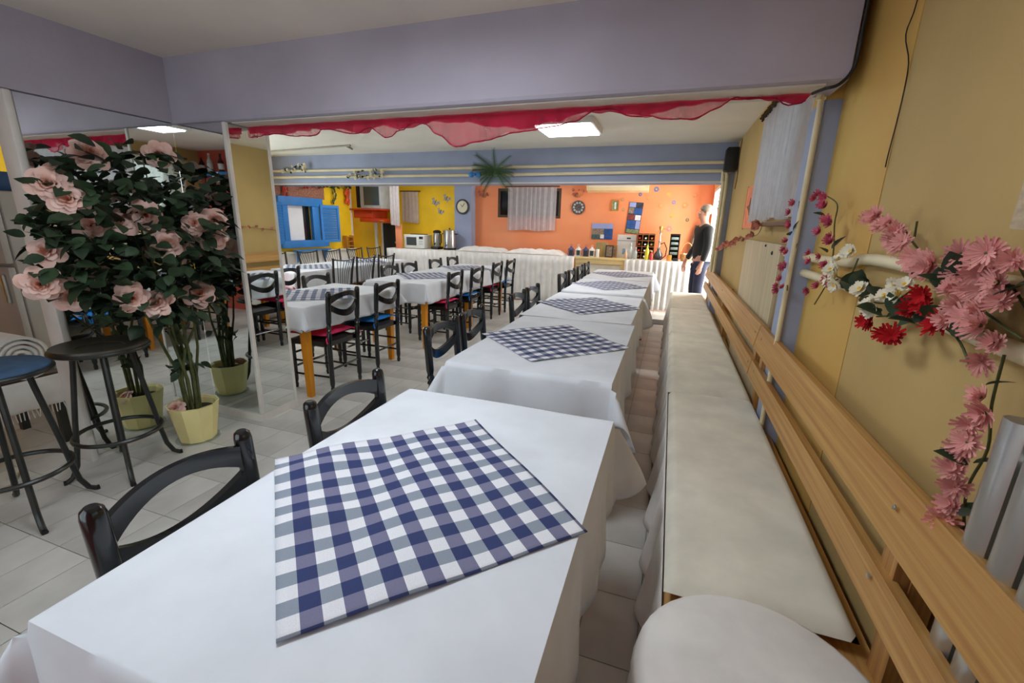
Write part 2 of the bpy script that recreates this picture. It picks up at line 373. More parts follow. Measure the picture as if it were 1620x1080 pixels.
# back walls
BW = (-3.40, -2.09, 1.54, 2.10)
holed('wall_back', 'y', 8.75, 8.95, -3.92, 0.85, 0, 2.4, BW, M_orange, 'orange back wall above the counters')
wallbox('pillar_clock', -4.28, -3.90, 8.55, 8.95, 0, 2.4, M_blue_lilac, 'pale blue pillar carrying a round clock', 'pillar')
wallbox('wall_back_left', -7.4, -4.28, 8.75, 8.95, 0, 2.4, M_yellow, 'bright yellow back wall behind the microwave')
# left wall with shuttered window, low white wall under it
LW = (6.33, 6.93, 1.02, 1.65); LW2 = (2.95, 5.25, 0.95, 2.10)
holed('wall_left_near', 'x', -6.7, -6.5, -0.95, 5.60, 0, 2.4, LW2, M_yellow, 'bright yellow left wall hidden behind the mirrors')
lw = holed('wall_left', 'x', -6.7, -6.5, 5.60, 8.08, 0, 2.4, LW, M_yellow, 'bright yellow left wall with blue shuttered window')
B().box(-6.499, -6.44, 5.6, 8.08, 0, 0.80).build('wainscot', M_white, lw, smooth=False)
B().rbox(-6.499, -6.40, 5.6, 8.08, 0.80, 0.835, 0.006).build('ledge', M_cream, lw)
B().box(-6.499, -6.49, 5.95, 7.33, 1.78, 2.4).build('stone_panel', M_stone, lw, smooth=False)
B().box(-6.56, -6.49, 8.075, 8.12, 0, 2.4).build('corner_trim', M_white, lw, smooth=False)
wallbox('wall_left_alcove', -7.4, -7.2, 8.08, 8.75, 0, 2.4, M_yellow, 'yellow wall of the alcove behind the television')
# wall behind the photographer, seen in the mirrors
RW = (-2.9, -0.9, 0.35, 2.05)
holed('wall_rear', 'y', -0.95, -0.75, -6.5, 0.85, 0, 2.35, RW, M_salmon, 'salmon red wall with a blue bottle shelf, seen in the mirrors')

# windows ---------------------------------------------------------
def window_x(name, x, h, label, deep=0.05, m=M_brown):
    y0, y1, z0, z1 = h; t = empty(name, (x, (y0+y1)/2, z0)); struct(t, label, 'window')
    dy, dz = (y1-y0)/2, z1-z0; f = 0.045
    for nm, a in (('frame_bar', (-deep, deep, -dy, -dy+f, 0, dz)), ('frame_bar', (-deep, deep, dy-f, dy, 0, dz)), ('frame_bar', (-deep, deep, -dy+f, dy-f, 0, f)), ('frame_bar', (-deep, deep, -dy+f, dy-f, dz-f, dz)), ('frame_bar', (-deep*0.8, deep*0.8, -f/2, f/2, f, dz-f))):
        B().box(*a).build(nm, m, t, smooth=False)
    for s in (-1, 1):
        B().box(-0.004, 0.004, min(s*f/2, s*(dy-f)), max(s*f/2, s*(dy-f)), f, dz-f).build('pane', M_glass, t, smooth=False)
    return t
window_x('window_1', 0.75, WIN1, 'brown framed window behind lace near the radiator')
window_x('window_2', 0.75, WIN2, 'brown framed window behind the long white curtain')
window_x('added_window_6', -6.6, LW2, 'unseen white framed window added to the left wall for side light', 0.05, M_white)  # unseen window, put in so side light reaches the bench
def window_y(name, y, h, label, m=M_brown, panes=2, glass=None, f=0.05):
    x0, x1, z0, z1 = h; t = empty(name, ((x0+x1)/2, y, z0)); struct(t, label, 'window')
    dx, dz = (x1-x0)/2, z1-z0
    for a in ((-dx, -dx+f, 0, dz), (dx-f, dx, 0, dz), (-dx+f, dx-f, 0, f), (-dx+f, dx-f, dz-f, dz)):
        B().box(a[0], a[1], -0.05, 0.05, a[2], a[3]).build('frame_bar', m, t, smooth=False)
    ww = (2*dx-2*f)/panes
    for i in range(panes):
        a = -dx+f+i*ww
        if i: B().box(a-f/2, a+f/2, -0.04, 0.04, f, dz-f).build('frame_bar', m, t, smooth=False)
        B().box(a+(f/2 if i else 0), a+ww-(f/2 if i < panes-1 else 0), -0.004, 0.004, f, dz-f).build('pane', glass or M_glass, t, smooth=False)
    return t
window_y('window_3', 8.80, BW, 'dark wooden window in the orange wall behind white curtain', M_brown, 3, M_dglass)
window_y('added_window_4', -0.85, RW, 'wide window added in the rear wall to let in fill light', M_white, 3)  # made-up glazed opening for the fill lamp behind it
# blue shuttered window of the left wall
t = struct(empty('window_5', (-6.5, 6.63, 0.92)), 'blue wooden window with open louvred shutters on yellow wall', 'window')
for a in ((0.0, 0.07, -0.46, -0.29, 0.0, 0.86), (0.0, 0.07, 0.29, 0.46, 0.0, 0.86), (0.0, 0.09, -0.5, 0.55, 0.72, 0.87), (0.0, 0.12, -0.52, 0.62, -0.02, 0.11)):
    B().rbox(*a, 0.006).build('frame_bar', M_shut, t)
B().box(-0.014, -0.006, -0.295, 0.12, 0.105, 0.725).build('white_blind', M_far_white, t, smooth=False)
B().box(-0.030, -0.022, -0.295, 0.295, 0.105, 0.725).build('pane', M_dglass, t, smooth=False)
def shutter(y0, y1, ang, hinge):
    s = empty('shutter', (0.08, hinge, 0.06), 0); s.parent = t; s.rotation_euler = (0, 0, ang)
    wd = y1-y0
    for a in ((0, 0.03, 0, 0.045, 0, 0.70), (0, 0.03, wd-0.045, wd, 0, 0.70), (0, 0.03, 0.045, wd-0.045, 0, 0.05), (0, 0.03, 0.045, wd-0.045, 0.65, 0.70)):
        B().box(*a).build('shutter_rail', M_shut, s, smooth=False)
    sl = B().prism([(0.004, -0.022), (0.012, -0.022), (0.026, 0.020), (0.018, 0.020)], 0.045, wd-0.045, 'y').mesh('louvre', M_shut, False)
    for k in range(13): inst('louvre', sl, s, (0, 0, 0.075+k*0.0462))
shutter(0, 0.42, math.radians(-12), 0.46)
shutter(0, 0.42, math.radians(180+28), -0.40)
# door at the side, open to daylight
d = struct(empty('door_1', (0.78, 7.82, 0)), 'open side door frame letting daylight in beside the counter', 'door')
for a in ((-0.18, 0.18, -0.62, -0.57, 0, 2.05), (-0.18, 0.18, 0.57, 0.62, 0, 2.05), (-0.18, 0.18, -0.57, 0.57, 2.0, 2.05)):
    B().box(*a).build('door_jamb', M_white, d, smooth=False)
wallbox('ground', 0.86, 4.0, 6.0, 10.0, -0.15, -0.02, M_cream, 'sunlit pale paving outside the side door', 'ground')

# ------------------------------------------------------------------ mirrors
c = empty('mirror_column', (-2.853, 2.333, 0)); tag(c, 'square column clad in mirrors with white corner strips on a plinth', 'column')
B().box(-0.226, 0.213, -0.150, 0.150, 0.055, 1.974).build('core', M_white, c, smooth=False)
B().box(-0.228, 0.226, -0.168, 0.165, 0.0, 0.055).build('plinth', M_white, c, smooth=False)
B().box(-0.2285, 0.200, -0.158, -0.1505, 0.058, 1.972).build('mirror_panel', M_mirror, c, smooth=False)
B().box(0.2135, 0.221, -0.135, 0.140, 0.058, 1.972).build('mirror_panel', M_mirror, c, smooth=False)
B().rbox(0.200, 0.2255, -0.163, -0.136, 0.055, 1.974, 0.004).build('corner_strip', M_white, c)
B().rbox(0.206, 0.2255, 0.140, 0.163, 0.055, 1.974, 0.004).build('corner_strip', M_white, c)
w_ = empty('mirror_wall', (-3.14, 1.78, 0)); tag(w_, 'tall mirror panel with white edge post behind the rose tree', 'mirror')
B().box(-0.06, 0.045, -0.36, 0.392, 0.0, 1.984).build('backing', M_white, w_, smooth=False)
B().box(0.0455, 0.058, -0.352, 0.394, 0.03, 1.98).build('mirror_panel', M_mirror, w_, smooth=False)
B().rbox(-0.062, 0.068, -0.392, -0.3605, 0.0, 1.984, 0.005).build('edge_post', M_white, w_)
# ------------------------------------------------------------------ tables and cloths
def table(x0, x1, y0, y1, label, group, leg_m=M_yleg, h=0.742):
    cx, cy = (x0+x1)/2, (y0+y1)/2; t = empty('dining_table', (cx, cy, 0)); tag(t, label, 'table', group)
    dx, dy = (x1-x0)/2, (y1-y0)/2
    B().rbox(-dx+0.012, dx-0.012, -dy+0.012, dy-0.012, h-0.028, h, 0.004).build('table_top', leg_m, t)
    i = 0.05
    for a in ((-dx+i, dx-i, -dy+i, -dy+i+0.02, h-0.105, h-0.0285), (-dx+i, dx-i, dy-i-0.02, dy-i, h-0.105, h-0.0285), (-dx+i, -dx+i+0.02, -dy+i+0.02, dy-i-0.02, h-0.105, h-0.0285), (dx-i-0.02, dx-i, -dy+i+0.02, dy-i-0.02, h-0.105, h-0.0285)):
        B().box(*a).build('apron', leg_m, t, smooth=False)
    for sx in (-1, 1):
        for sy in (-1, 1):
            cxx, cyy = sx*(dx-0.05), sy*(dy-0.05); a, b = 0.032, 0.022
            vs = [(cxx-b, cyy-b, 0), (cxx+b, cyy-b, 0), (cxx+b, cyy+b, 0), (cxx-b, cyy+b, 0), (cxx-a, cyy-a, h-0.0285), (cxx+a, cyy-a, h-0.0285), (cxx+a, cyy+a, h-0.0285), (cxx-a, cyy+a, h-0.0285)]
            B().add(vs, [(0, 3, 2, 1), (4, 5, 6, 7), (0, 1, 5, 4), (1, 2, 6, 5), (2, 3, 7, 6), (3, 0, 4, 7)]).build('leg', leg_m, t, smooth=False)
    return t
def tablecloth(x0, x1, y0, y1, z, drops, label, group=None, seed=0, flare=0.42, wav=0.014, step=0.03):
    """cloth laid over a top; drops = (left, right, near, far) overhang lengths"""
    r_ = random.Random(seed); dl, dr, dn, df = drops
    ph = [r_.uniform(0, 6.28) for _ in range(12)]
    cx, cy = (x0+x1)/2, (y0+y1)/2; W, D = x1-x0, y1-y0
    def samples(a, Wd, b):
        out = [-a+a*k/8 for k in range(8)] if a > 0 else []
        out += [0.0, 0.006]; n = max(4, int(Wd/step)); out += [Wd*k/n for k in range(1, n)]; out += [Wd-0.006, Wd]
        if b > 0: out += [Wd+b*k/8 for k in range(1, 9)]
        return out
    SX, SY = samples(dl, W, dr), samples(dn, D, df); nu, nv = len(SX)-1, len(SY)-1
    def fn(u, v):
        s = SX[round(u*nu)]; q = SY[round(v*nv)]
        ex = -s if s < 0 else (s-W if s > W else 0.0); ey = -q if q < 0 else (q-D if q > D else 0.0)
        sx = -1 if s < 0 else 1; sy = -1 if q < 0 else 1
        bx = min(max(s, 0), W); by = min(max(q, 0), D); zz = z+0.0015*math.sin(9*s+ph[0])*math.sin(7*q+ph[1]); ox = oy = 0
        dd = max(dl if sx < 0 else dr, 0.01); de = max(dn if sy < 0 else df, 0.01)
        if ex > 0 and ey > 0:
            th = math.atan2(ey, ex); rr = math.hypot(ex, ey)*(1-0.26*math.sin(2*th)**2); out = rr*flare*math.sin(2*th)
            ox = sx*(out*math.cos(th)*1.25+0.006); oy = sy*(out*math.sin(th)*1.25+0.006); zz = z-rr*math.sqrt(max(0.05, 1-(flare*math.sin(2*th))**2))*0.92
        elif ex > 0:
            k = ex/dd; ox = sx*(0.006*min(1, ex/0.02)+wav*k*(1+math.sin(14*q+ph[2])+0.6*math.sin(31*q+ph[3]))); zz = z-ex
        elif ey > 0:
            k = ey/de; oy = sy*(0.006*min(1, ey/0.02)+wav*k*(1+math.sin(15*s+ph[4])+0.6*math.sin(29*s+ph[5]))); zz = z-ey
        return (x0+bx+ox-cx, y0+by+oy-cy, zz)
    o = B().grid(nu, nv, fn).build('tablecloth', M_cloth, None, (cx, cy, 0), ang=75)
    md = o.modifiers.new('thickness', 'SOLIDIFY'); md.thickness = 0.0025; md.offset = 1
    return tag(o, label, 'tablecloth', group)
def topper(cx, cy, side, ang, z, label, seed=0, amp=0.0034, sides=None):
    r_ = random.Random(seed); a, b = r_.uniform(0, 6), r_.uniform(0, 6); s2 = sides or side
    def fn(u, v):
        x, y = (u-0.5)*side, (v-0.5)*s2
        bump = amp*(1+math.sin(11*x+3*math.sin(6*y+a)+b))+amp*0.5*(1+math.sin(23*y+7*x+a))
        if seed == 1: bump += 0.011*math.exp(-((y+0.23)/0.11)**2)*max(0, math.sin(26*x+1.2))**2*(1 if x < 0.12 else 0.25)
        return (x, y, bump)
    o = B().grid(40, 40, fn, uv=True).build('checked_topper', M_check, None, (cx, cy, z), (0, 0, ang), ang=180)
    md = o.modifiers.new('thickness', 'SOLIDIFY'); md.thickness = 0.0015; md.offset = 1
    return tag(o, label, 'tablecloth', 'blue gingham table toppers')
G_T = 'tables in the row along the bench'; G_L = 'tables in the middle row'; G_F = 'tables in the far left row'
T = [(-0.955, -0.125, 0.300, 1.482, 'nearest table of the bench row, big white cloth'), (-0.990, -0.178, 1.872, 3.128, 'second table of the bench row counted from the camera'),
     (-1.030, -0.205, 3.142, 4.432, 'third table of the bench row counted from the camera'), (-1.040, -0.200, 4.60, 5.86, 'fourth table of the bench row counted from the camera'),
     (-1.055, -0.205, 5.875, 7.19, 'last table of the bench row, nearest the counter')]
ordn = ['nearest', 'second', 'third', 'fourth', 'farthest']
for i, (x0, x1, y0, y1, lb) in enumerate(T):
    table(x0, x1, y0, y1, lb, G_T)
    dr = [(0.22, 0.34, 0.22, 0.22), (0.2, 0.34, 0.20, 0.0), (0.2, 0.34, 0.0, 0.16), (0.2, 0.34, 0.15, 0.0), (0.2, 0.34, 0.0, 0.2)][i]
    tablecloth(x0, x1, y0, y1, 0.75, dr, 'white cloth draped over the %s table beside the bench' % ordn[i], 'white cloths of the bench row', seed=i+3)
topper(-0.552, 0.853, 0.640, math.radians(-43), 0.7535, 'large checked topper on the nearest white table', 1, sides=0.62)
topper(-0.603, 2.478, 0.64, math.radians(46), 0.7535, 'checked topper on the second bench-row table', 2)
topper(-0.622, 3.790, 0.64, math.radians(48), 0.7535, 'checked topper on the third bench-row table', 3)
topper(-0.625, 5.230, 0.64, math.radians(46), 0.7535, 'checked topper on the fourth bench-row table', 4)
topper(-0.620, 6.560, 0.64, math.radians(46), 0.7535, 'checked topper on the farthest bench-row table', 5)
table(-3.39, -2.62, 2.63, 3.87, 'yellow-legged table standing next to the mirror column', G_L)
tablecloth(-3.39, -2.62, 2.63, 3.87, 0.75, (0.19, 0.19, 0.19, 0.20), 'white cloth on the table next to the mirror column', 'white cloths of the middle row', seed=21, flare=0.48)
topper(-2.98, 3.20, 0.64, math.radians(40), 0.7535, 'checked topper on the table next to the mirror column', 6)
table(-3.28, -2.50, 4.27, 5.50, 'yellow-legged middle-row table behind the mirror column one', G_L)
tablecloth(-3.28, -2.50, 4.27, 5.50, 0.75, (0.19, 0.22, 0.22, 0.0), 'white cloth on the middle-row table with pink and blue chairs', 'white cloths of the middle row', seed=22)
topper(-2.90, 4.95, 0.62, math.radians(44), 0.7535, 'checked topper on the nearer of the two joined middle tables', 7)
table(-3.28, -2.50, 5.51, 6.76, 'last middle-row table, in front of the white-skirted counter', G_L)
tablecloth(-3.28, -2.50, 5.51, 6.76, 0.75, (0.19, 0.22, 0.0, 0.2), 'white cloth on the last middle-row table near the counter', 'white cloths of the middle row', seed=23)
topper(-2.90, 6.15, 0.62, math.radians(44), 0.7535, 'checked topper on the last middle-row table', 8)
table(-5.22, -4.42, 4.35, 5.62, 'far-left-row table nearest the camera, by the shuttered window', G_F)
tablecloth(-5.22, -4.42, 4.35, 5.62, 0.75, (0.2, 0.24, 0.2, 0.0), 'white cloth on the nearer far-left table', 'white cloths of the far left row', seed=24)
topper(-4.86, 5.05, 0.62, math.radians(44), 0.7535, 'checked topper on the nearer far-left table', 9)
table(-5.22, -4.42, 5.63, 6.90, 'far-left-row table farther from the camera, by the television', G_F)
tablecloth(-5.22, -4.42, 5.63, 6.90, 0.75, (0.2, 0.24, 0.0, 0.2), 'white cloth on the farther far-left table', 'white cloths of the far left row', seed=25)
topper(-4.82, 6.25, 0.62, math.radians(44), 0.7535, 'checked topper on the farther far-left table', 10)

# ------------------------------------------------------------------ chairs with eye-shaped backs
def rail_mesh(up):
    b = B(); n = 16; vs = []
    for i in range(n+1):
        u = i/n*2-1; x = u*0.158; c = 1-u*u; y = -0.212-0.028*c
        if up: lo, hi = 0.758+0.050*c, 0.822+0.024*c
        else: lo, hi = 0.700-0.062*c, 0.752-0.060*c
        if not up: y += 0.006
        for (yy, zz) in ((y-0.009, lo), (y+0.009, lo), (y+0.009, hi), (y-0.009, hi)): vs.append((x, yy, zz))
    fs = []
    for i in range(n):
        for j in range(4): fs.append((i*4+j, i*4+(j+1) % 4, i*4+4+(j+1) % 4, i*4+4+j))
    fs += [(3, 2, 1, 0), tuple(n*4+j for j in range(4))]
    return b.add(vs, fs)
def make_chair():
    t = empty('dining_chair')
    for s in (-1, 1):
        x = s*0.176
        prof = [(0.014, 0.0), (0.018, 0.03), (0.0135, 0.045), (0.0205, 0.075), (0.0205, 0.37), (0.0205, 0.505), (0.0145, 0.520), (0.0225, 0.536), (0.0150, 0.552), (0.0225, 0.568), (0.0160, 0.584), (0.0215, 0.61), (0.0225, 0.80), (0.0225, 0.838), (0.0195, 0.853), (0.0120, 0.860)]
        b = B().lathe(prof, 14)
        b.v = [(v[0]+x, v[1]-0.185-0.030*(max(0, v[2]-0.4)/0.46), v[2]) for v in b.v]
        b.build('back_post', M_black, t)
        p2 = [(0.014, 0.0), (0.018, 0.03), (0.0135, 0.045), (0.0210, 0.075), (0.0210, 0.40)]
        B().lathe(p2, 12, (s*0.192, 0.19, 0)).build('leg', M_black, t)
        for z in (0.13, 0.25): B().tube([(s*0.176, -0.185, z), (s*0.192, 0.19, z)], 0.0095, 8).build('stretcher', M_black, t)
    B().tube([(-0.192, 0.19, 0.19), (0.192, 0.19, 0.19)], 0.0105, 8).build('stretcher', M_black, t)
    B().tube([(-0.192, 0.19, 0.31), (0.192, 0.19, 0.31)], 0.0105, 8).build('stretcher', M_black, t)
    B().tube([(-0.176, -0.185, 0.20), (0.176, -0.185, 0.20)], 0.0095, 8).build('stretcher', M_black, t)
    rail_mesh(True).build('top_rail', M_black, t); rail_mesh(False).build('lower_rail', M_black, t)
    pr = [(-0.168, -0.175), (0.168, -0.175), (0.208, 0.212), (-0.208, 0.212)]
    B().prism(pr, 0.395, 0.435, 'z').build('seat_frame', M_black, t, smooth=False)
    sf = B().grid(12, 12, lambda u, v: ((u-0.5)*2*(0.166+0.036*v), -0.165+0.372*v, 0.436+0.026*(1-abs(2*u-1)**5)*(1-abs(2*v-1)**5)))
    sf.build('seat', M_dark, t)
    return t
chair0 = make_chair()
def make_cushion(m):
    b = B(); n = 18
    def h(u, v): return (1-abs(2*u-1)**4)*(1-abs(2*v-1)**4)
    def rag(u, v): return 1+0.03*math.sin(17*u)*math.sin(13*v)
    for sgn in (1, -1):
        b.grid(n, n, lambda u, v: ((u-0.5)*2*(0.185+0.025*v)*rag(u, v), -0.155+0.375*v, 0.004 + (0.024+sgn*0.020*h(u, v)**0.6+(0.004*math.sin(9*u+4)*math.sin(8*v) if sgn > 0 else 0))))
    o = b.build('seat_cushion', m, ang=180)
    for s in (-1, 1):
        B().tube([(s*0.16, -0.15, 0.026), (s*0.185, -0.185, 0.020), (s*0.205, -0.185, 0.01), (s*0.208, -0.195, -0.03)], 0.006, 6).build('tie', m, o)
    return o
cush0 = {'pink': make_cushion(M_pink), 'blue': make_cushion(M_blue)}
used = set()
def chair(x, y, rz, label, group, cushion=None, clabel=None):
    o = chair0 if 'c' not in used else copy_tree(chair0); used.add('c')
    o.location = (x, y, 0); o.rotation_euler = (0, 0, rz); tag(o, label, 'chair', group)
    if cushion:
        k = cush0[cushion] if cushion not in used else copy_tree(cush0[cushion]); used.add(cushion)
        k.location = (x, y, 0.462); k.rotation_euler = (0, 0, rz); tag(k, clabel, 'cushion', cushion+' seat cushions')
    return o
R90 = PI/2
GB = 'black chairs along the bench-row tables'
chair(-0.822, 0.632, -R90+0.06, 'black eye-backed chair at the nearest table, closest to the camera', GB)
chair(-0.815, 1.200, -R90, 'black eye-backed chair at the far corner of the nearest table', GB)
chair(-1.005, 2.258, -R90, 'black chair with blue cushion at the near corner of the second table', GB, 'blue', 'blue cushion half hidden under the second table cloth')
chair(-1.005, 2.700, -R90+0.04, 'black chair behind the blue-cushioned one at the second table', GB, 'blue', 'blue cushion on the second chair of the second table')
chair(-0.980, 3.580, -R90, 'black chair nearer the camera at the third bench-row table', GB)
chair(-0.985, 4.035, -R90, 'black chair farther from the camera at the third bench-row table', GB, 'pink', 'pink cushion on the farther chair of the third table')
chair(-0.995, 5.330, -R90, 'black chair nearer the camera at the fourth bench-row table', GB)
chair(-0.990, 5.830, -R90, 'black chair between fourth and last bench-row tables', GB)
chair(-0.995, 6.440, -R90, 'black chair at the middle of the last bench-row table', GB)
chair(-1.010, 7.080, -R90, 'black chair at the counter end of the last bench-row table', GB)
GM = 'black chairs at the middle tables'
chair(-2.755, 2.998, R90, 'black chair with pink cushion at the table by the mirror column', GM, 'pink', 'pink cushion on the chair nearest the mirror column')
chair(-2.745, 3.612, R90, 'black chair with blue cushion at the table by the mirror column', GM, 'blue', 'blue cushion on the chair at the mirror-column table')
chair(-2.615, 4.815, R90, 'first pink-cushioned chair of the joined middle tables', GM, 'pink', 'pink cushion beside the yellow leg of the joined middle tables')
chair(-2.605, 5.440, R90, 'first blue-cushioned chair of the joined middle tables', GM, 'blue', 'blue cushion between two pink ones at the joined middle tables')
chair(-2.660, 6.330, R90, 'second pink-cushioned chair of the joined middle tables', GM, 'pink', 'pink cushion nearest the counter at the joined middle tables')
chair(-2.660, 6.930, R90, 'last blue-cushioned chair, closest to the white-skirted counter', GM, 'blue', 'blue cushion closest to the white-skirted counter')
chair(-3.283, 3.730, -R90, 'black chair behind the mirror-column table, back to the left row', GM)
chair(-3.285, 5.060, -R90, 'first black chair on the far side of the joined middle tables', GM)
chair(-3.285, 5.540, -R90, 'second black chair on the far side of the joined middle tables', GM)
chair(-3.285, 6.300, -R90, 'third black chair on the far side of the joined middle tables', GM)
chair(-3.285, 6.900, -R90, 'fourth black chair on the far side, nearest the counter', GM)
chair(-4.505, 4.120, R90, 'black eye-backed chair at the nearer far-left table', 'black chairs at the far left tables', 'pink', 'pink cushion at the nearer far-left table')

# chairs with fanned metal rods
def make_rod_chair():
    t = empty('rod_back_chair')
    for s in (-1, 1):
        B().tube([(s*0.17, -0.20, 0), (s*0.172, -0.18, 0.25), (s*0.175, -0.18, 0.45), (s*0.195, -0.20, 0.70), (s*0.215, -0.23, 0.90)], [0.012, 0.013, 0.016, 0.017, 0.014], 8).build('back_post', M_tube, t)
        B().tube([(s*0.19, 0.20, 0), (s*0.185, 0.18, 0.43)], 0.012, 8).build('leg', M_tube, t)
        B().tube([(s*0.171, -0.19, 0.16), (s*0.188, 0.19, 0.16)], 0.007, 6).build('stretcher', M_tube, t)
    arc = lambda u: (u*0.215, -0.23-0.03*(1-u*u), 0.885-0.025*(1-u*u))
    B().tube([arc(-1+2*i/12) for i in range(13)], 0.0095, 8).build('top_rail', M_tube, t)
    for k in range(6):
        u = -0.72+1.44*k/5; p = arc(u); B().tube([(u*0.11, -0.18, 0.45), (u*0.15, -0.205, 0.68), p], 0.0048, 6).build('back_rod', M_tube, t)
    B().lathe([(0.19, 0.43), (0.215, 0.435), (0.22, 0.455), (0.20, 0.475), (0.12, 0.482)], 20).build('seat', M_dark, t)
    return t
rod0 = make_rod_chair(); first = True
for (x, y, rz, lb) in ((-4.565, 5.180, R90, 'first rod-backed chair from the camera on the aisle side of the far-left tables'), (-4.565, 5.680, R90, 'middle rod-backed chair on the aisle side of the far-left tables'), (-4.560, 6.200, R90, 'last rod-backed chair on the aisle side, before the television'),
                       (-5.55, 5.340, -R90, 'rod-backed chair below the left shutter of the blue window'), (-5.54, 6.010, -R90, 'rod-backed chair below the middle of the blue window'), (-5.53, 6.570, -R90, 'rod-backed chair below the right shutter of the blue window'), (-5.53, 7.200, -R90, 'rod-backed chair below the red television shelf'), (-5.50, 7.760, -R90, 'rod-backed chair beside the tall white curtain')):
    o = rod0 if first else copy_tree(rod0); first = False
    o.location = (x, y, 0); o.rotation_euler = (0, 0, rz); tag(o, lb, 'chair', 'black rod-backed chairs')

# ------------------------------------------------------------------ long bench with cushions
def bench(y0, y1, label, posts, rl=None):
    t = empty('wooden_bench', (0, y0, 0)); tag(t, label, 'bench', 'wall benches'); L = y1-y0; rl = rl or L
    B().rbox(0.09, 0.585, 0, L, 0.372, 0.405, 0.005).build('seat_board', M_pine, t)
    def rail(xa, za, xb, zb, th):
        d = Vector((xb-xa, 0, zb-za)).normalized(); n = Vector((d.z, 0, -d.x))
        q = [(xa, za), (xa+n.x*th, za+n.z*th), (xb+n.x*th, zb+n.z*th), (xb, zb)]
        return B().prism(q, 0.004, rl-0.004, 'y')
    rls = []
    rls.append(rail(0.505, 0.775, 0.527, 0.905, 0.028).build('back_rail', M_pine, t, smooth=False))
    rls.append(rail(0.497, 0.612, 0.510, 0.700, 0.028).build('back_rail', M_pine, t, smooth=False))
    for yy in posts:
        B().add([(0.560, yy-0.035, 0), (0.605, yy-0.035, 0), (0.605, yy+0.035, 0), (0.560, yy+0.035, 0), (0.558, yy-0.035, 0.875), (0.605, yy-0.035, 0.875), (0.605, yy+0.035, 0.875), (0.558, yy+0.035, 0.875)],
                [(0, 3, 2, 1), (4, 5, 6, 7), (0, 1, 5, 4), (1, 2, 6, 5), (2, 3, 7, 6), (3, 0, 4, 7)]).build('back_post', M_pine_z, t, smooth=False)
        B().box(0.528, 0.5595, yy-0.03, yy+0.03, 0.60, 0.87).build('spacer_block', M_pine_z, t, smooth=False)
        B().box(0.105, 0.15, yy-0.03, yy+0.03, 0, 0.3715).build('leg', M_pine_z, t, smooth=False)
        for z in (0.835, 0.655):
            B().lathe([(0.006, 0), (0.006, 0.003), (0.003, 0.004)], 8, (0.512 if z > 0.7 else 0.5005, yy, z+0.02), ax=(-1, 0, 0.15)).build('screw', M_steel, rls[0 if z > 0.7 else 1])
    sk = B().grid(int(L/0.02), 8, lambda u, v: (0.083-0.05*v*(0.55+0.45*math.sin(u*L*21+1.1*math.sin(u*L*5)))-0.015*v, u*L, 0.40-0.355*v-0.02*v*math.sin(u*L*7)))
    sk.build('skirt', M_skirt, t, ang=180, solid=0.003)
    return t
bench(0.42, 2.750, 'near pine bench with slatted back along the olive wall', (0.63, 2.19))
bench(2.755, 7.30, 'far pine bench with slatted back beyond the lilac-edged pillar', (0.045, 1.9, 3.6), 4.1)
def pad(x0, x1, y0, y1, z0, z1, label, seed):
    r_ = random.Random(seed); a = r_.uniform(0, 6); b = B(); n = 24
    cx, cy = (x0+x1)/2, (y0+y1)/2; W, D = x1-x0, y1-y0
    def e(u): return max(0.0, 1-abs(2*u-1)**16)
    def top(u, v):
        h = (e(u)*e(v))**0.35; return ((u-0.5)*W, (v-0.5)*D, (z0+z1)/2+(z1-z0)/2*h+0.0025*h*math.sin(u*5+a)*math.sin(v*14+3*math.sin(u*6)+a))
    b.grid(n, 60, top); b.grid(n, 60, lambda u, v: ((u-0.5)*W, (v-0.5)*D, (z0+z1)/2-(z1-z0)/2*(e(u)*e(v))**0.35))
    o = b.build('bench_cushion', M_cush, None, (cx, cy, 0), ang=180); return tag(o, label, 'cushion', 'cream bench cushions')
pad(0.085, 0.545, 1.10, 2.725, 0.407, 0.475, 'nearest long cream cushion on the bench', 1)
pad(0.078, 0.545, 2.74, 4.36, 0.407, 0.472, 'second long cream cushion on the bench', 2)
pad(0.072, 0.545, 4.375, 5.80, 0.407, 0.470, 'third long cream cushion on the bench', 3)
pad(0.070, 0.54, 5.815, 7.29, 0.407, 0.470, 'last long cream cushion on the bench, by the standing man', 4)
rc = B().lathe([(0.02, 0.407), (0.20, 0.407), (0.245, 0.425), (0.262, 0.455), (0.255, 0.485), (0.235, 0.498), (0.12, 0.503), (0.01, 0.504)], 40)
tag(rc.build('round_cushion', M_skirt, None, (0.278, 0.842, 0), ang=60), 'round white cushion at the near end of the bench', 'cushion')

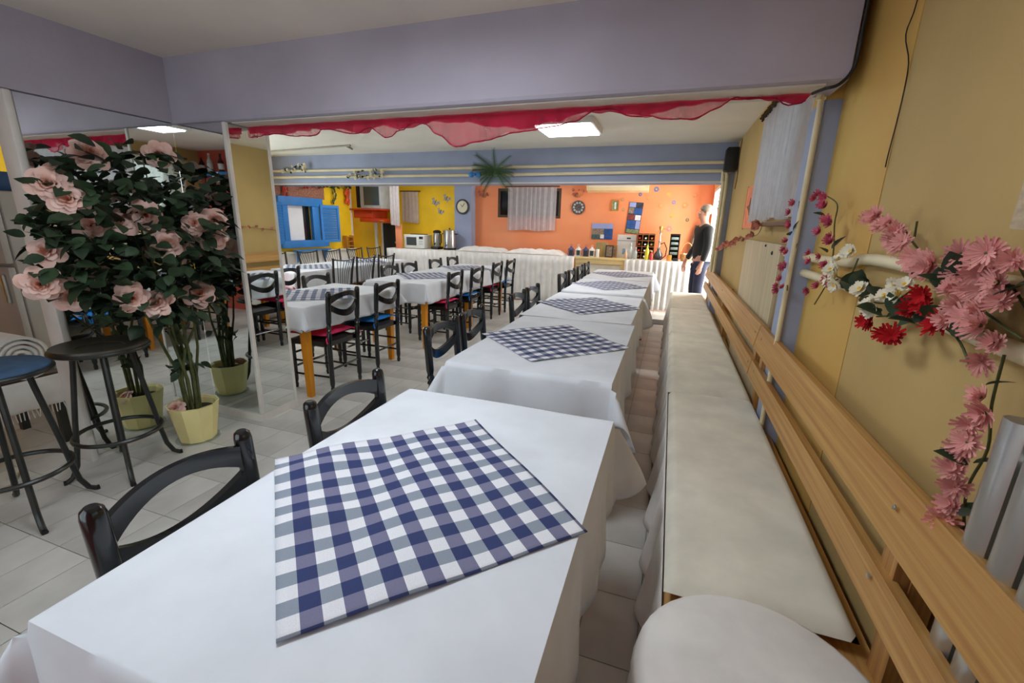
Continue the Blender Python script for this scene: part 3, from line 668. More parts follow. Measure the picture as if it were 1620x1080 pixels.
# ------------------------------------------------------------------ bar stools
def bar_stool(x, y, rz, m, label, dish):
    t = empty('bar_stool', (x, y, 0), rz); tag(t, label, 'stool', 'bar stools before the mirrors')
    h = 0.745
    if dish: prof = [(0.02, h-0.035), (0.19, h-0.03), (0.204, h-0.012), (0.20, h), (0.188, h-0.002), (0.15, h-0.012), (0.10, h-0.013), (0.098, h-0.016), (0.05, h-0.016), (0.01, h-0.016)]
    else: prof = [(0.02, h-0.035), (0.185, h-0.03), (0.20, h-0.02), (0.20, h-0.006), (0.185, h+0.006), (0.1, h+0.012), (0.01, h+0.013)]
    B().lathe(prof, 36).build('seat', m, t, ang=35)
    B().tube([(0.203*math.cos(2*PI*i/36), 0.203*math.sin(2*PI*i/36), h-0.022) for i in range(36)], 0.0105, 8, closed=True).build('seat_rim', M_tube, t)
    B().tube([(0.192*math.cos(2*PI*i/36), 0.192*math.sin(2*PI*i/36), 0.235) for i in range(36)], 0.0115, 8, closed=True).build('foot_ring', M_tube, t)
    for k in range(4):
        a = PI/4+k*PI/2; ca, sa = math.cos(a), math.sin(a)
        pts = [(0.115, h-0.035), (0.125, 0.62), (0.165, 0.33), (0.182, 0.18), (0.196, 0.09), (0.222, 0.03), (0.250, 0.010)]
        lg = B().tube([(r*ca, r*sa, z) for r, z in pts], 0.0125, 8).build('leg', M_tube, t)
        B().tube([(0.248*ca, 0.248*sa, 0.010), (0.262*ca, 0.262*sa, 0.0102)], 0.0135, 8).build('foot_cap', M_plastic, lg)
    return t
bar_stool(-2.83, 1.425, 0.35, M_vinyl, 'black bar stool with dished olive vinyl seat beside the rose tree', True)
bar_stool(-2.80, 0.985, 0.55, M_seatblue, 'black bar stool with blue padded seat at the picture edge', False)
# ------------------------------------------------------------------ cloth hangings
def smooth_path(P, n=5):
    P = [Vector(p) for p in P]; out = []
    for i in range(len(P)-1):
        a, b, c, d = P[max(0, i-1)], P[i], P[i+1], P[min(len(P)-1, i+2)]
        for k in range(n):
            t_ = k/n; out.append(0.5*((2*b)+(c-a)*t_+(2*a-5*b+4*c-d)*t_*t_+(3*b-a-3*c+d)*t_**3))
    return out+[P[-1]]
def interp(P, x):
    for (a, za), (b, zb) in zip(P, P[1:]):
        if a <= x <= b:
            k = (x-a)/(b-a); k = k*k*(3-2*k); return za+(zb-za)*k
    return P[0][1] if x < P[0][0] else P[-1][1]
HEM = [(-2.60, 1.905), (-2.36, 1.918), (-2.22, 1.900), (-2.08, 1.897), (-2.0, 1.930), (-1.78, 1.897), (-1.68, 1.925), (-1.57, 1.868), (-1.47, 1.905), (-1.40, 1.940), (-1.33, 1.930), (-1.24, 1.870), (-1.14, 1.808), (-1.0, 1.832), (-0.78, 1.868), (-0.62, 1.885), (-0.50, 1.905), (-0.40, 1.952), (-0.34, 1.950), (-0.23, 1.912), (-0.14, 1.910), (-0.10, 1.895), (0.04, 1.890), (0.12, 1.925), (0.19, 1.965), (0.26, 1.958), (0.34, 1.955), (0.40, 1.925), (0.45, 1.930), (0.48, 1.968)]
HEM2 = [(-2.60, 1.930), (-2.3, 1.920), (-2.1, 1.935), (-1.9, 1.93), (-1.76, 1.90), (-1.6, 1.935), (-1.48, 1.91), (-1.3, 1.94), (-1.1, 1.93), (-0.92, 1.90), (-0.74, 1.885), (-0.6, 1.915), (-0.45, 1.945), (-0.3, 1.935), (-0.18, 1.918), (-0.05, 1.94), (0.05, 1.955), (0.2, 1.962), (0.34, 1.955), (0.41, 1.932), (0.46, 1.94), (0.48, 1.966)]
dr = tag(empty('ceiling_drape', (0, 2.30, 1.97)), 'crimson sheer swag pinned along the underside of the lilac beam', 'drape')
def drape(H, y, f, m, amp, nm):
    def fn(u, v):
        x = -2.60+3.08*u; z = 1.968-(1.968-interp(H, x))*v
        return (x, y+amp*(0.4+v)*math.sin(f*x+2*math.sin(3.1*x))+0.012*v*math.sin(61*x), z-1.97)
    return B().grid(300, 8, fn).build(nm, m, dr, ang=180)
drape(HEM, 0.0, 23, M_drape, 0.014, 'sheer_layer')
drape(HEM2, 0.018, 37, mat('crimson_gathers', (206, 30, 78), 0.75, 0.15, 14, spec=0.2, trans=0.08), 0.010, 'gathered_layer')
B().tube([(x/50, 0.0+0.006*math.sin(x*1.7), interp(HEM, x/50)-1.97+0.001) for x in range(-129, 24)], 0.0032, 5).build('hem', MATS['crimson_gathers'], dr)

def curtain(name, axis, a, u0, u1, z0, z1, m, label, f=70, amp=0.012, rod=True, rod_m=M_brown, hemv=0.01):
    c = (u0+u1)/2; t = empty(name, (a, c, z0) if axis == 'x' else (c, a, z0)); tag(t, label, 'curtain'); W = u1-u0; Hh = z1-z0
    def fn(u, v):
        s = (u-0.5)*W; o = amp*(0.55+0.45*v)*(math.sin(f*s+1.5*math.sin(9*s))+0.35*math.sin(2.3*f*s))
        z = Hh*(1-v)-hemv*v*math.sin(11*s)
        return (o, s, z) if axis == 'x' else (s, o, z)
    B().grid(int(W*110), 10, fn).build('cloth', m, t, ang=180)
    if rod:
        e = (lambda s: (0, s, Hh+0.012)) if axis == 'x' else (lambda s: (s, 0, Hh+0.012))
        B().tube([e(-W/2-0.05), e(W/2+0.05)], 0.011, 8).build('rod', rod_m, t)
    return t
curtain('window_curtain', 'x', 0.588, 2.70, 4.22, 1.49, 2.255, M_curtain, 'long white sheer curtain on the far right wall window', 60, 0.013)
curtain('window_curtain', 'x', 0.588, -0.50, 1.085, 1.44, 2.20, M_lace, 'ivory lace curtain over the near window above the radiator', 60, 0.012)
curtain('window_curtain', 'y', 8.70, -3.17, -2.17, 1.30, 2.12, M_curtain, 'white sheer curtain over the dark window in the orange wall', 62, 0.016)
curtain('window_curtain', 'y', 8.70, -5.62, -5.22, 1.39, 2.03, M_curtain, 'short ivory curtain on the yellow wall above the microwave', 60, 0.012)
curtain('window_curtain', 'y', 8.00, -5.46, -5.23, 1.33, 2.375, M_curtain, 'tall narrow white curtain beside the television', 80, 0.014)
# brown twig valance at the far curtain's top and ledge below it
b = B(); r2_ = random.Random(3)
for k in range(60):
    y = 3.35+0.9*k/59; b.tube([(0.575, y, 2.29), (0.575-r2_.uniform(0.0, 0.03), y+r2_.uniform(-0.03, 0.03), 2.29-r2_.uniform(0.01, 0.06))], 0.006, 5)
tag(b.build('twig_valance', mat('brown_twig', (92, 70, 40), 0.9, 0.25, 40)), 'brown twig garland along the top of the far white curtain', 'garland')
tag(B().rbox(0.555, 0.6195, 2.63, 3.65, 1.445, 1.468, 0.004).build('window_ledge', mat('brown_ledge', (120, 88, 70), 0.6)), 'brown wooden ledge under the far white curtain', 'shelf')

# ------------------------------------------------------------------ pipes, cables, radiators
def pipe(pts, r, label, m=M_pipe, name='heating_pipe', cat='pipe', group=None, n=10):
    o = B().tube(smooth_path(pts, 4), r, n).build(name, m, None, ang=60); return tag(o, label, cat, group)
pipe([(-6.45, 6.065, 2.165), (-2, 6.065, 2.165), (0.45, 6.065, 2.178), (0.515, 6.06, 2.14), (0.520, 6.06, 2.05), (0.538, 6.05, 1.97), (0.535, 6.05, 1.2), (0.535, 6.05, 0.9)], 0.020, 'upper cream pipe running along the pale blue beam', group='cream pipes on the beam')
pipe([(-6.45, 6.065, 2.068), (-2, 6.065, 2.070), (0.40, 6.065, 2.083), (0.485, 6.06, 2.06), (0.495, 6.06, 1.95), (0.505, 6.05, 1.88), (0.500, 6.05, 0.9)], 0.020, 'lower cream pipe running along the pale blue beam', group='cream pipes on the beam')
pipe([(0.598, -0.6, 1.335), (0.598, 1.0, 1.333), (0.597, 1.68, 1.340), (0.597, 1.9, 1.315), (0.595, 2.46, 1.305)], 0.018, 'upper cream heating pipe behind the silk flowers', group='cream pipes on the right wall')
pipe([(0.598, -0.6, 1.215), (0.598, 0.98, 1.222), (0.597, 1.55, 1.240), (0.595, 2.46, 1.232)], 0.018, 'lower cream heating pipe behind the silk flowers', group='cream pipes on the right wall')
pipe([(0.598, 2.61, 1.30), (0.598, 2.95, 1.298)], 0.016, 'short cream pipe stub between pillar and pale board')
pipe([(0.533, 2.378, 0.40), (0.533, 2.378, 1.90), (0.520, 2.365, 1.955)], 0.011, 'cream upright pipe on the edge of the lilac-edged pillar')
pipe([(-5.9, 5.57, 2.388), (-4.35, 5.36, 2.388), (-4.33, 5.40, 2.388), (-4.42, 5.62, 2.388)], 0.012, 'thin grey pipe with an elbow on the far ceiling', mat('grey_pipe', (150, 146, 130), 0.6), 'ceiling_pipe')
pipe([(0.6100, 1.84, 2.34), (0.6100, 1.83, 2.09), (0.6100, 1.86, 2.01), (0.6100, 1.79, 1.91), (0.6105, 1.78, 1.79), (0.6105, 1.79, 1.66), (0.6105, 1.79, 1.62)], 0.0018, 'loose black wire hanging down the olive wall', M_plastic, 'hanging_wire', 'wire', n=6)
pipe([(0.572, 2.150, 2.34), (0.572, 2.150, 2.08), (0.565, 2.150, 2.00), (0.53, 2.150, 1.955), (0.49, 2.155, 1.945), (0.47, 2.25, 1.953)], 0.0065, 'dark cable bent round the corner of the lilac beam', M_plastic, 'cable', 'cable', n=6)
t = tag(empty('radiator', (0.568, 0.90, 0.28)), 'white aluminium column radiator behind the near bench', 'radiator')
fin = B().prism([(-0.036, -0.008), (-0.033, -0.016), (-0.022, -0.024), (0.0, -0.020), (0.036, -0.020), (0.036, 0.020), (0.0, 0.020), (-0.022, 0.024), (-0.033, 0.016), (-0.036, 0.008)], 0.0, 0.86, 'z').mesh('radiator_section', M_alu, True, 45)
for k in range(9): inst('radiator_section', fin, t, (0, -0.030-0.066*k, 0))
for z in (0.03, 0.80): B().tube([(0.008, -0.62, z), (0.008, 0.02, z)], 0.022, 10).build('header', M_alu, t)
tag(B().rbox(0.572, 0.600, 2.83, 4.10, 0.30, 1.345, 0.004).build('leaning_board', M_board), 'pale wooden board standing against the far right wall', 'board')
B().lathe([(0.012, 0), (0.012, 0.004), (0.006, 0.008)], 10, (0.5715, 3.02, 1.29), ax=(-1, 0, 0)).build('bolt', M_plastic, bpy.data.objects['leaning_board'])
B().lathe([(0.008, 0), (0.008, 0.004), (0.004, 0.008)], 10, (0.5715, 3.24, 1.325), ax=(-1, 0, 0)).build('bolt', M_plastic, bpy.data.objects['leaning_board'])
# poster, loudspeaker
t = tag(empty('poster', (0.6195, 4.49, 1.43)), 'orange poster with a dark bird shape on the far right wall', 'poster')
B().box(-0.006, 0, -0.26, 0.26, 0, 0.36).build('sheet', mat('poster_orange', (232, 140, 104), 0.7, 0.1, 12), t, smooth=False)
for a in ((-0.008, 0, -0.275, -0.26, -0.01, 0.37), (-0.008, 0, 0.26, 0.275, -0.01, 0.37)): B().box(*a).build('border', M_gold, t, smooth=False)
B().prism([(-0.15, 0.17), (-0.04, 0.20), (0.0, 0.26), (0.04, 0.2), (0.16, 0.19), (0.03, 0.15), (-0.02, 0.11)], -0.009, -0.0062, 'x').build('dark_shape', M_brown, t, smooth=False)
t = tag(empty('loudspeaker', (0.575, 5.93, 2.06)), 'black box loudspeaker at the right end of the pale blue beam', 'loudspeaker')
sp = B().rbox(-0.085, 0.035, -0.10, 0.10, 0, 0.25, 0.01).build('cabinet', M_plastic, t); B().rbox(-0.092, -0.0855, -0.09, 0.09, 0.01, 0.24, 0.003).build('grille', M_dark, t)
pipe([(0.612, 5.75, 2.38), (0.612, 5.80, 2.2), (0.612, 5.72, 2.0), (0.612, 5.78, 1.86)], 0.004, 'thin loudspeaker wire on the far right wall', M_brown, 'speaker_wire', 'wire', n=6)

# ------------------------------------------------------------------ silk flower sprays
def flower_mesh(name, m, r, n, layers=1, cup=0.3, centre=None, cr=0.25, rag=0.0, width=1.0):
    b = B(); rr = random.Random(len(name))
    for l in range(layers):
        R = r*(1-0.28*l); h = 0.22*r*l
        for k in range(n):
            a = 2*PI*(k+0.5*l)/n+rr.uniform(-0.1, 0.1); w_ = PI*R/n*1.15*width; cu = cup+0.35*l+rr.uniform(-0.1, 0.1)
            pts = [(0.1*R, 0.35*w_), (0.55*R, w_), (R*(1+rr.uniform(-rag, rag)), 0.7*w_)]; vs = []
            for (d_, ww) in pts:
                z = h+cu*R*(d_/R)**1.6
                for s in (-1, 0, 1): vs.append((d_*math.cos(a)-s*ww*math.sin(a), d_*math.sin(a)+s*ww*math.cos(a), z-0.06*R*(1-abs(s))))
            b.add(vs, [(0, 1, 4, 3), (1, 2, 5, 4), (3, 4, 7, 6), (4, 5, 8, 7)])
    me = b.mesh(name, m, True, 60)
    if centre:
        c_ = B().ball((0, 0, 0.12*r), (cr*r, cr*r, cr*r*0.7), 8, 5); n0 = len(me.vertices)
        bm = bmesh.new(); bm.from_mesh(me); vv = [bm.verts.new(v) for v in c_.v]
        for f in c_.f:
            nf = bm.faces.new([vv[i] for i in f]); nf.material_index = 1; nf.smooth = True
        bm.to_mesh(me); bm.free(); me.materials.append(centre)
    return me
F_PINK = [flower_mesh('pink_flower_a', M_fpink, 0.027, 17, 2, 0.35, M_stem, 0.18, 0.22, 0.55), flower_mesh('pink_flower_bb', M_fpink, 0.025, 15, 3, 0.6, M_stem, 0.15, 0.22, 0.55)]
F_DEEP = [flower_mesh('deep_flower_a', M_fdeep, 0.019, 12, 2, 0.6, None, 0.2, 0.25, 0.6), flower_mesh('deep_flower_bc', M_fdeep, 0.0175, 11, 3, 0.8, None, 0.2, 0.25, 0.6)]
F_RED = [flower_mesh('red_flower', M_fred, 0.024, 14, 2, 0.35, None, 0.2, 0.3, 0.6)]
F_WHITE = [flower_mesh('white_flower', M_fwhite, 0.023, 12, 2, 0.35, M_fyel, 0.35, 0.12, 0.8)]
F_DRY = [flower_mesh('dried_flower', M_fdry, 0.024, 7, 2, 0.7, None, 0.2, 0.3, 0.8)]
def leaf_mesh(name, m, L, W, fold=0.25, bend=0.2):
    b = B(); n = 5; vs = []
    for i in range(n+1):
        u = i/n; w_ = W*math.sin(PI*min(1, u*0.96+0.03))**0.8*(1-0.35*u)*1.25
        for s in (-1, 0, 1): vs.append((s*w_/2, u*L, abs(s)*fold*w_*0.5-bend*L*u*u))
    fs = []
    for i in range(n):
        for s in (0, 1): fs.append((i*3+s, i*3+s+1, i*3+3+s+1, i*3+3+s))
    return b.add(vs, fs).mesh(name, m, True, 60)
LEAF = leaf_mesh('silk_leaf', M_leaf, 0.055, 0.030)
LEAF_BIG = leaf_mesh('silk_leaf_large', M_leaf, 0.075, 0.05)
def face_rot(d, spin=0.0):
    q = Vector((0, 0, 1)).rotation_difference(Vector(d).normalized()); return (q.to_matrix().to_4x4() @ Matrix.Rotation(spin, 4, 'Z')).to_euler()
def spray(label, stems, flowers, fm, leaves=(), lm=None, seed=0, group='silk flower sprays on the right wall', base=(-1, -0.5, 0.2), name='flower_spray', sr=0.0025, x=0.575):
    """flowers / leaves / stems in (y, z) on the wall, set off from it a little"""
    rr = random.Random(seed); p0 = stems[0][0]; t = empty(name, (x, p0[0], p0[1])); tag(t, label, 'flowers', group)
    for st in stems:
        B().tube(smooth_path([(rr.uniform(-0.012, 0.010), y-p0[0], z-p0[1]) for y, z in st]), sr, 6).build('stem', M_stem, t)
    for y, z in flowers:
        inst('flower', rr.choice(fm), t, (-0.02-rr.uniform(0, 0.02), y-p0[0], z-p0[1]), face_rot((base[0]+rr.uniform(-0.3, 0.3), base[1]+rr.uniform(-0.6, 0.6), base[2]+rr.uniform(-0.6, 0.6)), rr.uniform(0, 6)), rr.uniform(0.85, 1.15))
    for y, z in leaves:
        inst('leaf', lm or LEAF, t, (-0.012-rr.uniform(0, 0.012), y-p0[0], z-p0[1]), (rr.uniform(-0.6, 0.6)+0.9, rr.uniform(-0.6, 0.6), rr.uniform(1.2, 5)), rr.uniform(0.7, 1.1))
    return t
spray('crimson-pink flower spray hanging on the edge of the lilac-edged pillar', [[(2.40, 1.55), (2.43, 1.45), (2.37, 1.36), (2.40, 1.27), (2.36, 1.15)]],
      [(2.40, 1.54), (2.42, 1.50), (2.44, 1.455), (2.38, 1.44), (2.37, 1.37), (2.45, 1.33), (2.38, 1.32), (2.36, 1.26), (2.43, 1.25), (2.38, 1.20), (2.43, 1.16), (2.36, 1.15), (2.33, 1.165)], F_DEEP, [(2.40, 1.40), (2.37, 1.42)], seed=1, x=0.535)
spray('crimson-pink flower spray arching beside the pillar on the yellow wall', [[(2.11, 1.13), (2.00, 1.25), (1.95, 1.36), (2.0, 1.45), (2.07, 1.52), (2.21, 1.56)], [(2.00, 1.25), (1.90, 1.22), (1.80, 1.27), (1.74, 1.28)], [(2.02, 1.22), (1.85, 1.26)]],
      [(2.21, 1.55), (2.16, 1.56), (2.11, 1.55), (2.07, 1.52), (2.10, 1.51), (2.02, 1.46), (1.98, 1.45), (2.05, 1.42), (1.96, 1.40), (1.92, 1.385), (2.15, 1.33), (2.10, 1.30), (2.0, 1.33), (1.95, 1.30), (1.89, 1.28), (1.97, 1.22), (2.05, 1.19), (1.92, 1.25), (1.86, 1.235)], F_DEEP, [(2.10, 1.48), (1.96, 1.36), (1.97, 1.345)], seed=2)
spray('white and yellow daisy spray lying along the cream pipes', [[(1.92, 1.27), (1.75, 1.255), (1.60, 1.225), (1.45, 1.24), (1.34, 1.30)], [(1.75, 1.25), (1.70, 1.34)]],
      [(1.88, 1.245), (1.82, 1.275), (1.78, 1.245), (1.85, 1.29), (1.77, 1.355), (1.72, 1.36), (1.80, 1.33), (1.55, 1.26), (1.50, 1.225), (1.45, 1.215), (1.42, 1.26), (1.38, 1.295), (1.36, 1.275), (1.33, 1.30)], F_WHITE, [(1.74, 1.24), (1.70, 1.235), (1.66, 1.245), (1.62, 1.23), (1.57, 1.215), (1.48, 1.245), (1.40, 1.24), (1.33, 1.325), (1.60, 1.26)], LEAF_BIG, seed=3)
spray('pale pink chrysanthemum spray reaching up to the left on the olive wall', [[(1.05, 1.30), (1.15, 1.33), (1.26, 1.345), (1.37, 1.39), (1.47, 1.44), (1.58, 1.455)], [(1.34, 1.37), (1.30, 1.315), (1.22, 1.30)], [(1.40, 1.45), (1.41, 1.41)]],
      [(1.60, 1.455), (1.565, 1.465), (1.545, 1.44), (1.51, 1.44), (1.475, 1.445), (1.445, 1.425), (1.425, 1.405), (1.40, 1.39), (1.37, 1.40), (1.305, 1.365), (1.285, 1.35), (1.325, 1.36), (1.235, 1.345), (1.225, 1.36), (1.255, 1.36)], F_PINK, [(1.18, 1.34), (1.15, 1.335), (1.17, 1.315), (1.20, 1.30)], LEAF_BIG, seed=4)
spray('large pale pink chrysanthemum cluster at the right picture edge', [[(0.95, 1.28), (1.03, 1.33), (1.12, 1.36)], [(0.96, 1.31), (1.06, 1.39)], [(0.98, 1.25), (1.08, 1.29), (1.12, 1.30)]],
      [(1.13, 1.385), (1.10, 1.37), (1.065, 1.395), (1.04, 1.39), (1.02, 1.375), (1.0, 1.38), (1.14, 1.345), (1.10, 1.345), (1.06, 1.355), (1.02, 1.34), (1.12, 1.315), (1.09, 1.32), (1.05, 1.325), (1.12, 1.28), (1.08, 1.29), (1.03, 1.285), (1.0, 1.31), (1.05, 1.27), (1.0, 1.265), (0.98, 1.24), (1.11, 1.255)], F_PINK, [(1.13, 1.32), (1.06, 1.30), (1.02, 1.31), (1.09, 1.275)], LEAF_BIG, seed=5)
spray('dark red flower spray with big leaves crossing the lower pipe', [[(1.08, 1.17), (1.15, 1.215), (1.25, 1.23), (1.38, 1.215), (1.48, 1.195)], [(1.38, 1.21), (1.37, 1.18)]],
      [(1.50, 1.175), (1.475, 1.18), (1.38, 1.165), (1.35, 1.172), (1.32, 1.175), (1.27, 1.25), (1.25, 1.275), (1.22, 1.29), (1.235, 1.265), (1.15, 1.245), (1.16, 1.235)], F_RED, [(1.46, 1.205), (1.43, 1.21), (1.41, 1.205), (1.37, 1.215), (1.30, 1.23), (1.28, 1.22), (1.22, 1.24), (1.18, 1.25), (1.14, 1.23), (1.11, 1.225), (1.34, 1.195), (1.24, 1.215)], LEAF_BIG, seed=6)
spray('trailing pink daisy strand hanging down beside the radiator', [[(0.985, 1.22), (0.97, 1.13), (0.965, 1.05), (0.96, 0.97), (0.955, 0.89)]],
      [(0.985, 1.205), (0.975, 1.14), (0.955, 1.12), (0.965, 1.09), (0.955, 1.06), (0.97, 1.035), (0.96, 1.0), (0.965, 0.965), (0.955, 0.93), (0.96, 0.895)], F_PINK, [(0.975, 1.165), (0.965, 1.015), (0.96, 1.02), (0.96, 0.915)], seed=7)
spray('dried peach flower garland above the pale board', [[(6.2, 1.14), (5.1, 1.27), (4.2, 1.345), (3.65, 1.39), (3.45, 1.47)]],
      [(6.2-2.75*k/40+rnd.uniform(-0.04, 0.04), 1.14+0.26*(k/40)**0.75+rnd.uniform(-0.02, 0.02)) for k in range(0, 40, 2)]+[(3.47, 1.43), (3.45, 1.47), (3.5, 1.45), (3.43, 1.44)], F_DRY, (), seed=8, group='dried garlands')
# ------------------------------------------------------------------ counters along the back wall
def skirt_panel(t, x0, x1, y, z0, z1, f=62, amp=0.022, seed=0):
    ph = seed*1.7
    def fn(u, v):
        x = x0+(x1-x0)*u; return (x, y-amp*(0.35+0.65*v)*(1+math.sin(f*x+ph+1.3*math.sin(5*x))), z1-(z1-z0)*v)
    return B().grid(int((x1-x0)*70), 6, fn).build('skirt', M_skirt, t, ang=180, solid=0.002)
def counter(x0, x1, label, skirt=True, m=M_white, h=0.868, hd=0.32):
    t = empty('counter_table', ((x0+x1)/2, 8.06+hd, 0)); tag(t, label, 'counter'); dx = (x1-x0)/2
    B().rbox(-dx, dx, -hd, hd, h-0.035, h, 0.006).build('counter_top', m, t)
    for sx in (-1, 1):
        for sy in (-1, 1): B().box(sx*(dx-0.04)-0.025, sx*(dx-0.04)+0.025, sy*(hd-0.05)-0.025, sy*(hd-0.05)+0.025, 0, h-0.036).build('leg', m, t, smooth=False)
    if skirt: skirt_panel(t, -dx, dx, -hd-0.005, 0.02, h-0.005, seed=x0)
    else:
        B().rbox(-dx+0.01, dx-0.01, -hd+0.01, -hd+0.035, h-0.11, h-0.036, 0.004).build('front_board', m, t)
        B().box(-dx+0.02, dx-0.02, -hd+0.06, -hd+0.065, 0.05, h-0.12).build('back_cloth', M_cush, t, smooth=False)
    return t
counter(-5.62, -4.02, 'white-skirted counter under the microwave and urns', hd=0.24)
counter(-4.01, -1.63, 'long white-skirted counter with heaped sheets', hd=0.24)
counter(-1.62, -0.74, 'cream wooden table between the two skirted counters', False, mat('cream_wood', (226, 200, 140), 0.5, 0.05, 5))
counter(-0.73, 0.44, 'white-skirted counter with wine rack beside the man')
def heap(x0, x1, y0, y1, z, hh, label, seed):
    rr = random.Random(seed); A = [(rr.uniform(3, 17), rr.uniform(-14, 14), rr.uniform(0, 6), rr.uniform(0.3, 1)) for _ in range(6)]
    def fn(u, v):
        x, y = x0+(x1-x0)*u, y0+(y1-y0)*v; e = (1-abs(2*u-1)**6)*(1-abs(2*v-1)**6)
        s = sum(a[3]*abs(math.sin(a[0]*x+a[1]*y*1.5+a[2])) for a in A)/3.6
        return (x+0.03*math.sin(9*y+seed), y+0.02*math.sin(11*x), z+0.002+hh*e*(0.35+0.65*s))
    o = B().grid(110, 40, fn).build('folded_sheet', M_skirt, None, ang=180, solid=0.004); return tag(o, label, 'sheet', 'sheets on the counter')
heap(-4.00, -3.02, 8.10, 8.52, 0.872, 0.10, 'white sheet heaped on the counter by the clock pillar', 1)
heap(-2.98, -1.86, 8.10, 8.52, 0.872, 0.11, 'white sheet heaped on the counter under the sheer curtain', 2)
HC = 0.868
# --- kitchen things on the left counter
t = tag(empty('microwave', (-5.03, 8.34, HC)), 'white microwave oven on the counter before the yellow wall', 'microwave')
B().rbox(-0.24, 0.24, -0.17, 0.17, 0.012, 0.285, 0.012).build('body', M_wplastic, t); mwd = B().rbox(-0.215, 0.10, -0.176, -0.1705, 0.04, 0.26, 0.004).build('door', M_wplastic, t)
B().box(-0.17, 0.065, -0.179, -0.1765, 0.07, 0.235).build('window', M_screen, mwd, smooth=False)
B().box(0.125, 0.215, -0.175, -0.1705, 0.20, 0.25).build('display', M_dglass, t, smooth=False)
for k in range(4): B().lathe([(0.014, 0), (0.014, 0.004), (0.010, 0.006)], 10, (0.145+0.045*(k % 2), -0.1705, 0.15-0.05*(k//2)), ax=(0, -1, 0)).build('button', M_steel, t)
tag(B().rbox(-5.14, -4.86, 8.22, 8.46, HC+0.287, HC+0.300, 0.005).build('tray', M_brown), 'dark tray lying on top of the microwave', 'tray')
t = tag(empty('coffee_machine', (-4.60, 8.36, HC)), 'small black and steel coffee machine next to the microwave', 'coffee machine')
B().rbox(-0.085, 0.085, -0.11, 0.12, 0, 0.05, 0.01).build('base', M_plastic, t); B().lathe([(0.075, 0.05), (0.08, 0.10), (0.08, 0.30), (0.07, 0.33)], 20, (0, 0.02, 0)).build('tank', M_steel, t)
B().lathe([(0.082, 0.331), (0.084, 0.36), (0.05, 0.385), (0.015, 0.39)], 20, (0, 0.02, 0)).build('lid', M_plastic, t); B().tube([(0.082, -0.02, 0.32), (0.13, -0.04, 0.30), (0.13, -0.04, 0.14), (0.08, -0.03, 0.1)], 0.010, 8).build('handle', M_plastic, t)
B().tube([(0, -0.055, 0.12), (0, -0.10, 0.12), (0, -0.105, 0.09)], 0.012, 8).build('tap', M_plastic, t)
t = tag(empty('hot_water_urn', (-4.30, 8.36, HC)), 'large stainless steel urn with black tap', 'urn')
B().lathe([(0.12, 0), (0.13, 0.01), (0.13, 0.035), (0.125, 0.04)], 28).build('base', M_plastic, t); B().lathe([(0.128, 0.041), (0.13, 0.36), (0.126, 0.372)], 32).build('tank', M_steel, t)
B().lathe([(0.131, 0.373), (0.131, 0.385), (0.09, 0.40), (0.03, 0.405)], 28).build('lid', M_steel, t); B().ball((0, 0, 0.42), 0.018).build('knob', M_plastic, t)
for s in (-1, 1): B().tube([(s*0.128, -0.03, 0.32), (s*0.165, -0.03, 0.32), (s*0.165, 0.03, 0.32), (s*0.128, 0.03, 0.32)], 0.009, 8).build('handle', M_plastic, t)
B().tube([(0, -0.129, 0.10), (0, -0.175, 0.10), (0, -0.180, 0.07)], 0.011, 8).build('tap', M_plastic, t); B().rbox(-0.006, 0.006, -0.178, -0.166, 0.112, 0.16, 0.003).build('tap_lever', M_plastic, t)
# --- wall things
t = tag(empty('wall_clock', (-4.09, 8.5495, 1.73)), 'round clock with dark rim on the pale blue pillar', 'clock')
B().lathe([(0.145, 0), (0.150, 0.02), (0.14, 0.035), (0.118, 0.035), (0.116, 0.02)], 36, ax=(0, -1, 0)).build('rim', mat('dark_green_rim', (46, 50, 42), 0.5), t)
B().lathe([(0.1155, 0.0205), (0.1155, 0.024), (0.01, 0.0245)], 32, ax=(0, -1, 0)).build('dial', mat('ivory_dial', (226, 222, 196), 0.6), t)
for a, l in ((0.9, 0.085), (2.3, 0.065)): B().tube([(0, -0.029, 0), (l*math.cos(a), -0.029, l*math.sin(a))], 0.004, 6).build('hand', M_plastic, t)
t = tag(empty('wall_plate', (-1.745, 8.7495, 1.75)), 'round dark pewter plate on the orange wall', 'plate')
B().lathe([(0.06, 0), (0.125, 0.012), (0.13, 0.02), (0.12, 0.02), (0.06, 0.012), (0.01, 0.012)], 28, ax=(0, -1, 0)).build('plate', mat('pewter', (112, 106, 104), 0.45, 0.3, 40, metal=0.5, rgb2=(60, 56, 56)), t)
for k in range(10):
    a = 2*PI*k/10; B().ball((0.085*math.cos(a), -0.02, 0.085*math.sin(a)), (0.022, 0.006, 0.022), 8, 5).build('embossed_petal', M_steel, t)
def frame(name, x, z, w_, h_, m, label, cat='picture', blocks=(), tilt=0.0, fr=0.0, fm=M_brown):
    t = tag(empty(name, (x, 8.7495, z)), label, cat); t.rotation_euler = (0, tilt, 0)
    B().box(-w_/2, w_/2, -0.010, 0, -h_/2, h_/2).build('sheet', m, t, smooth=False)
    for (u0, u1, v0, v1, mm) in blocks: B().box((u0-0.5)*w_, (u1-0.5)*w_, -0.0125, -0.0102, (v0-0.5)*h_, (v1-0.5)*h_).build('print_field', mm, t, smooth=False)
    if fr:
        for a in ((-w_/2-fr, -w_/2, -h_/2-fr, h_/2+fr), (w_/2, w_/2+fr, -h_/2-fr, h_/2+fr), (-w_/2, w_/2, -h_/2-fr, -h_/2), (-w_/2, w_/2, h_/2, h_/2+fr)):
            B().box(a[0], a[1], -0.018, 0, a[2], a[3]).build('frame_bar', fm, t, smooth=False)
    return t
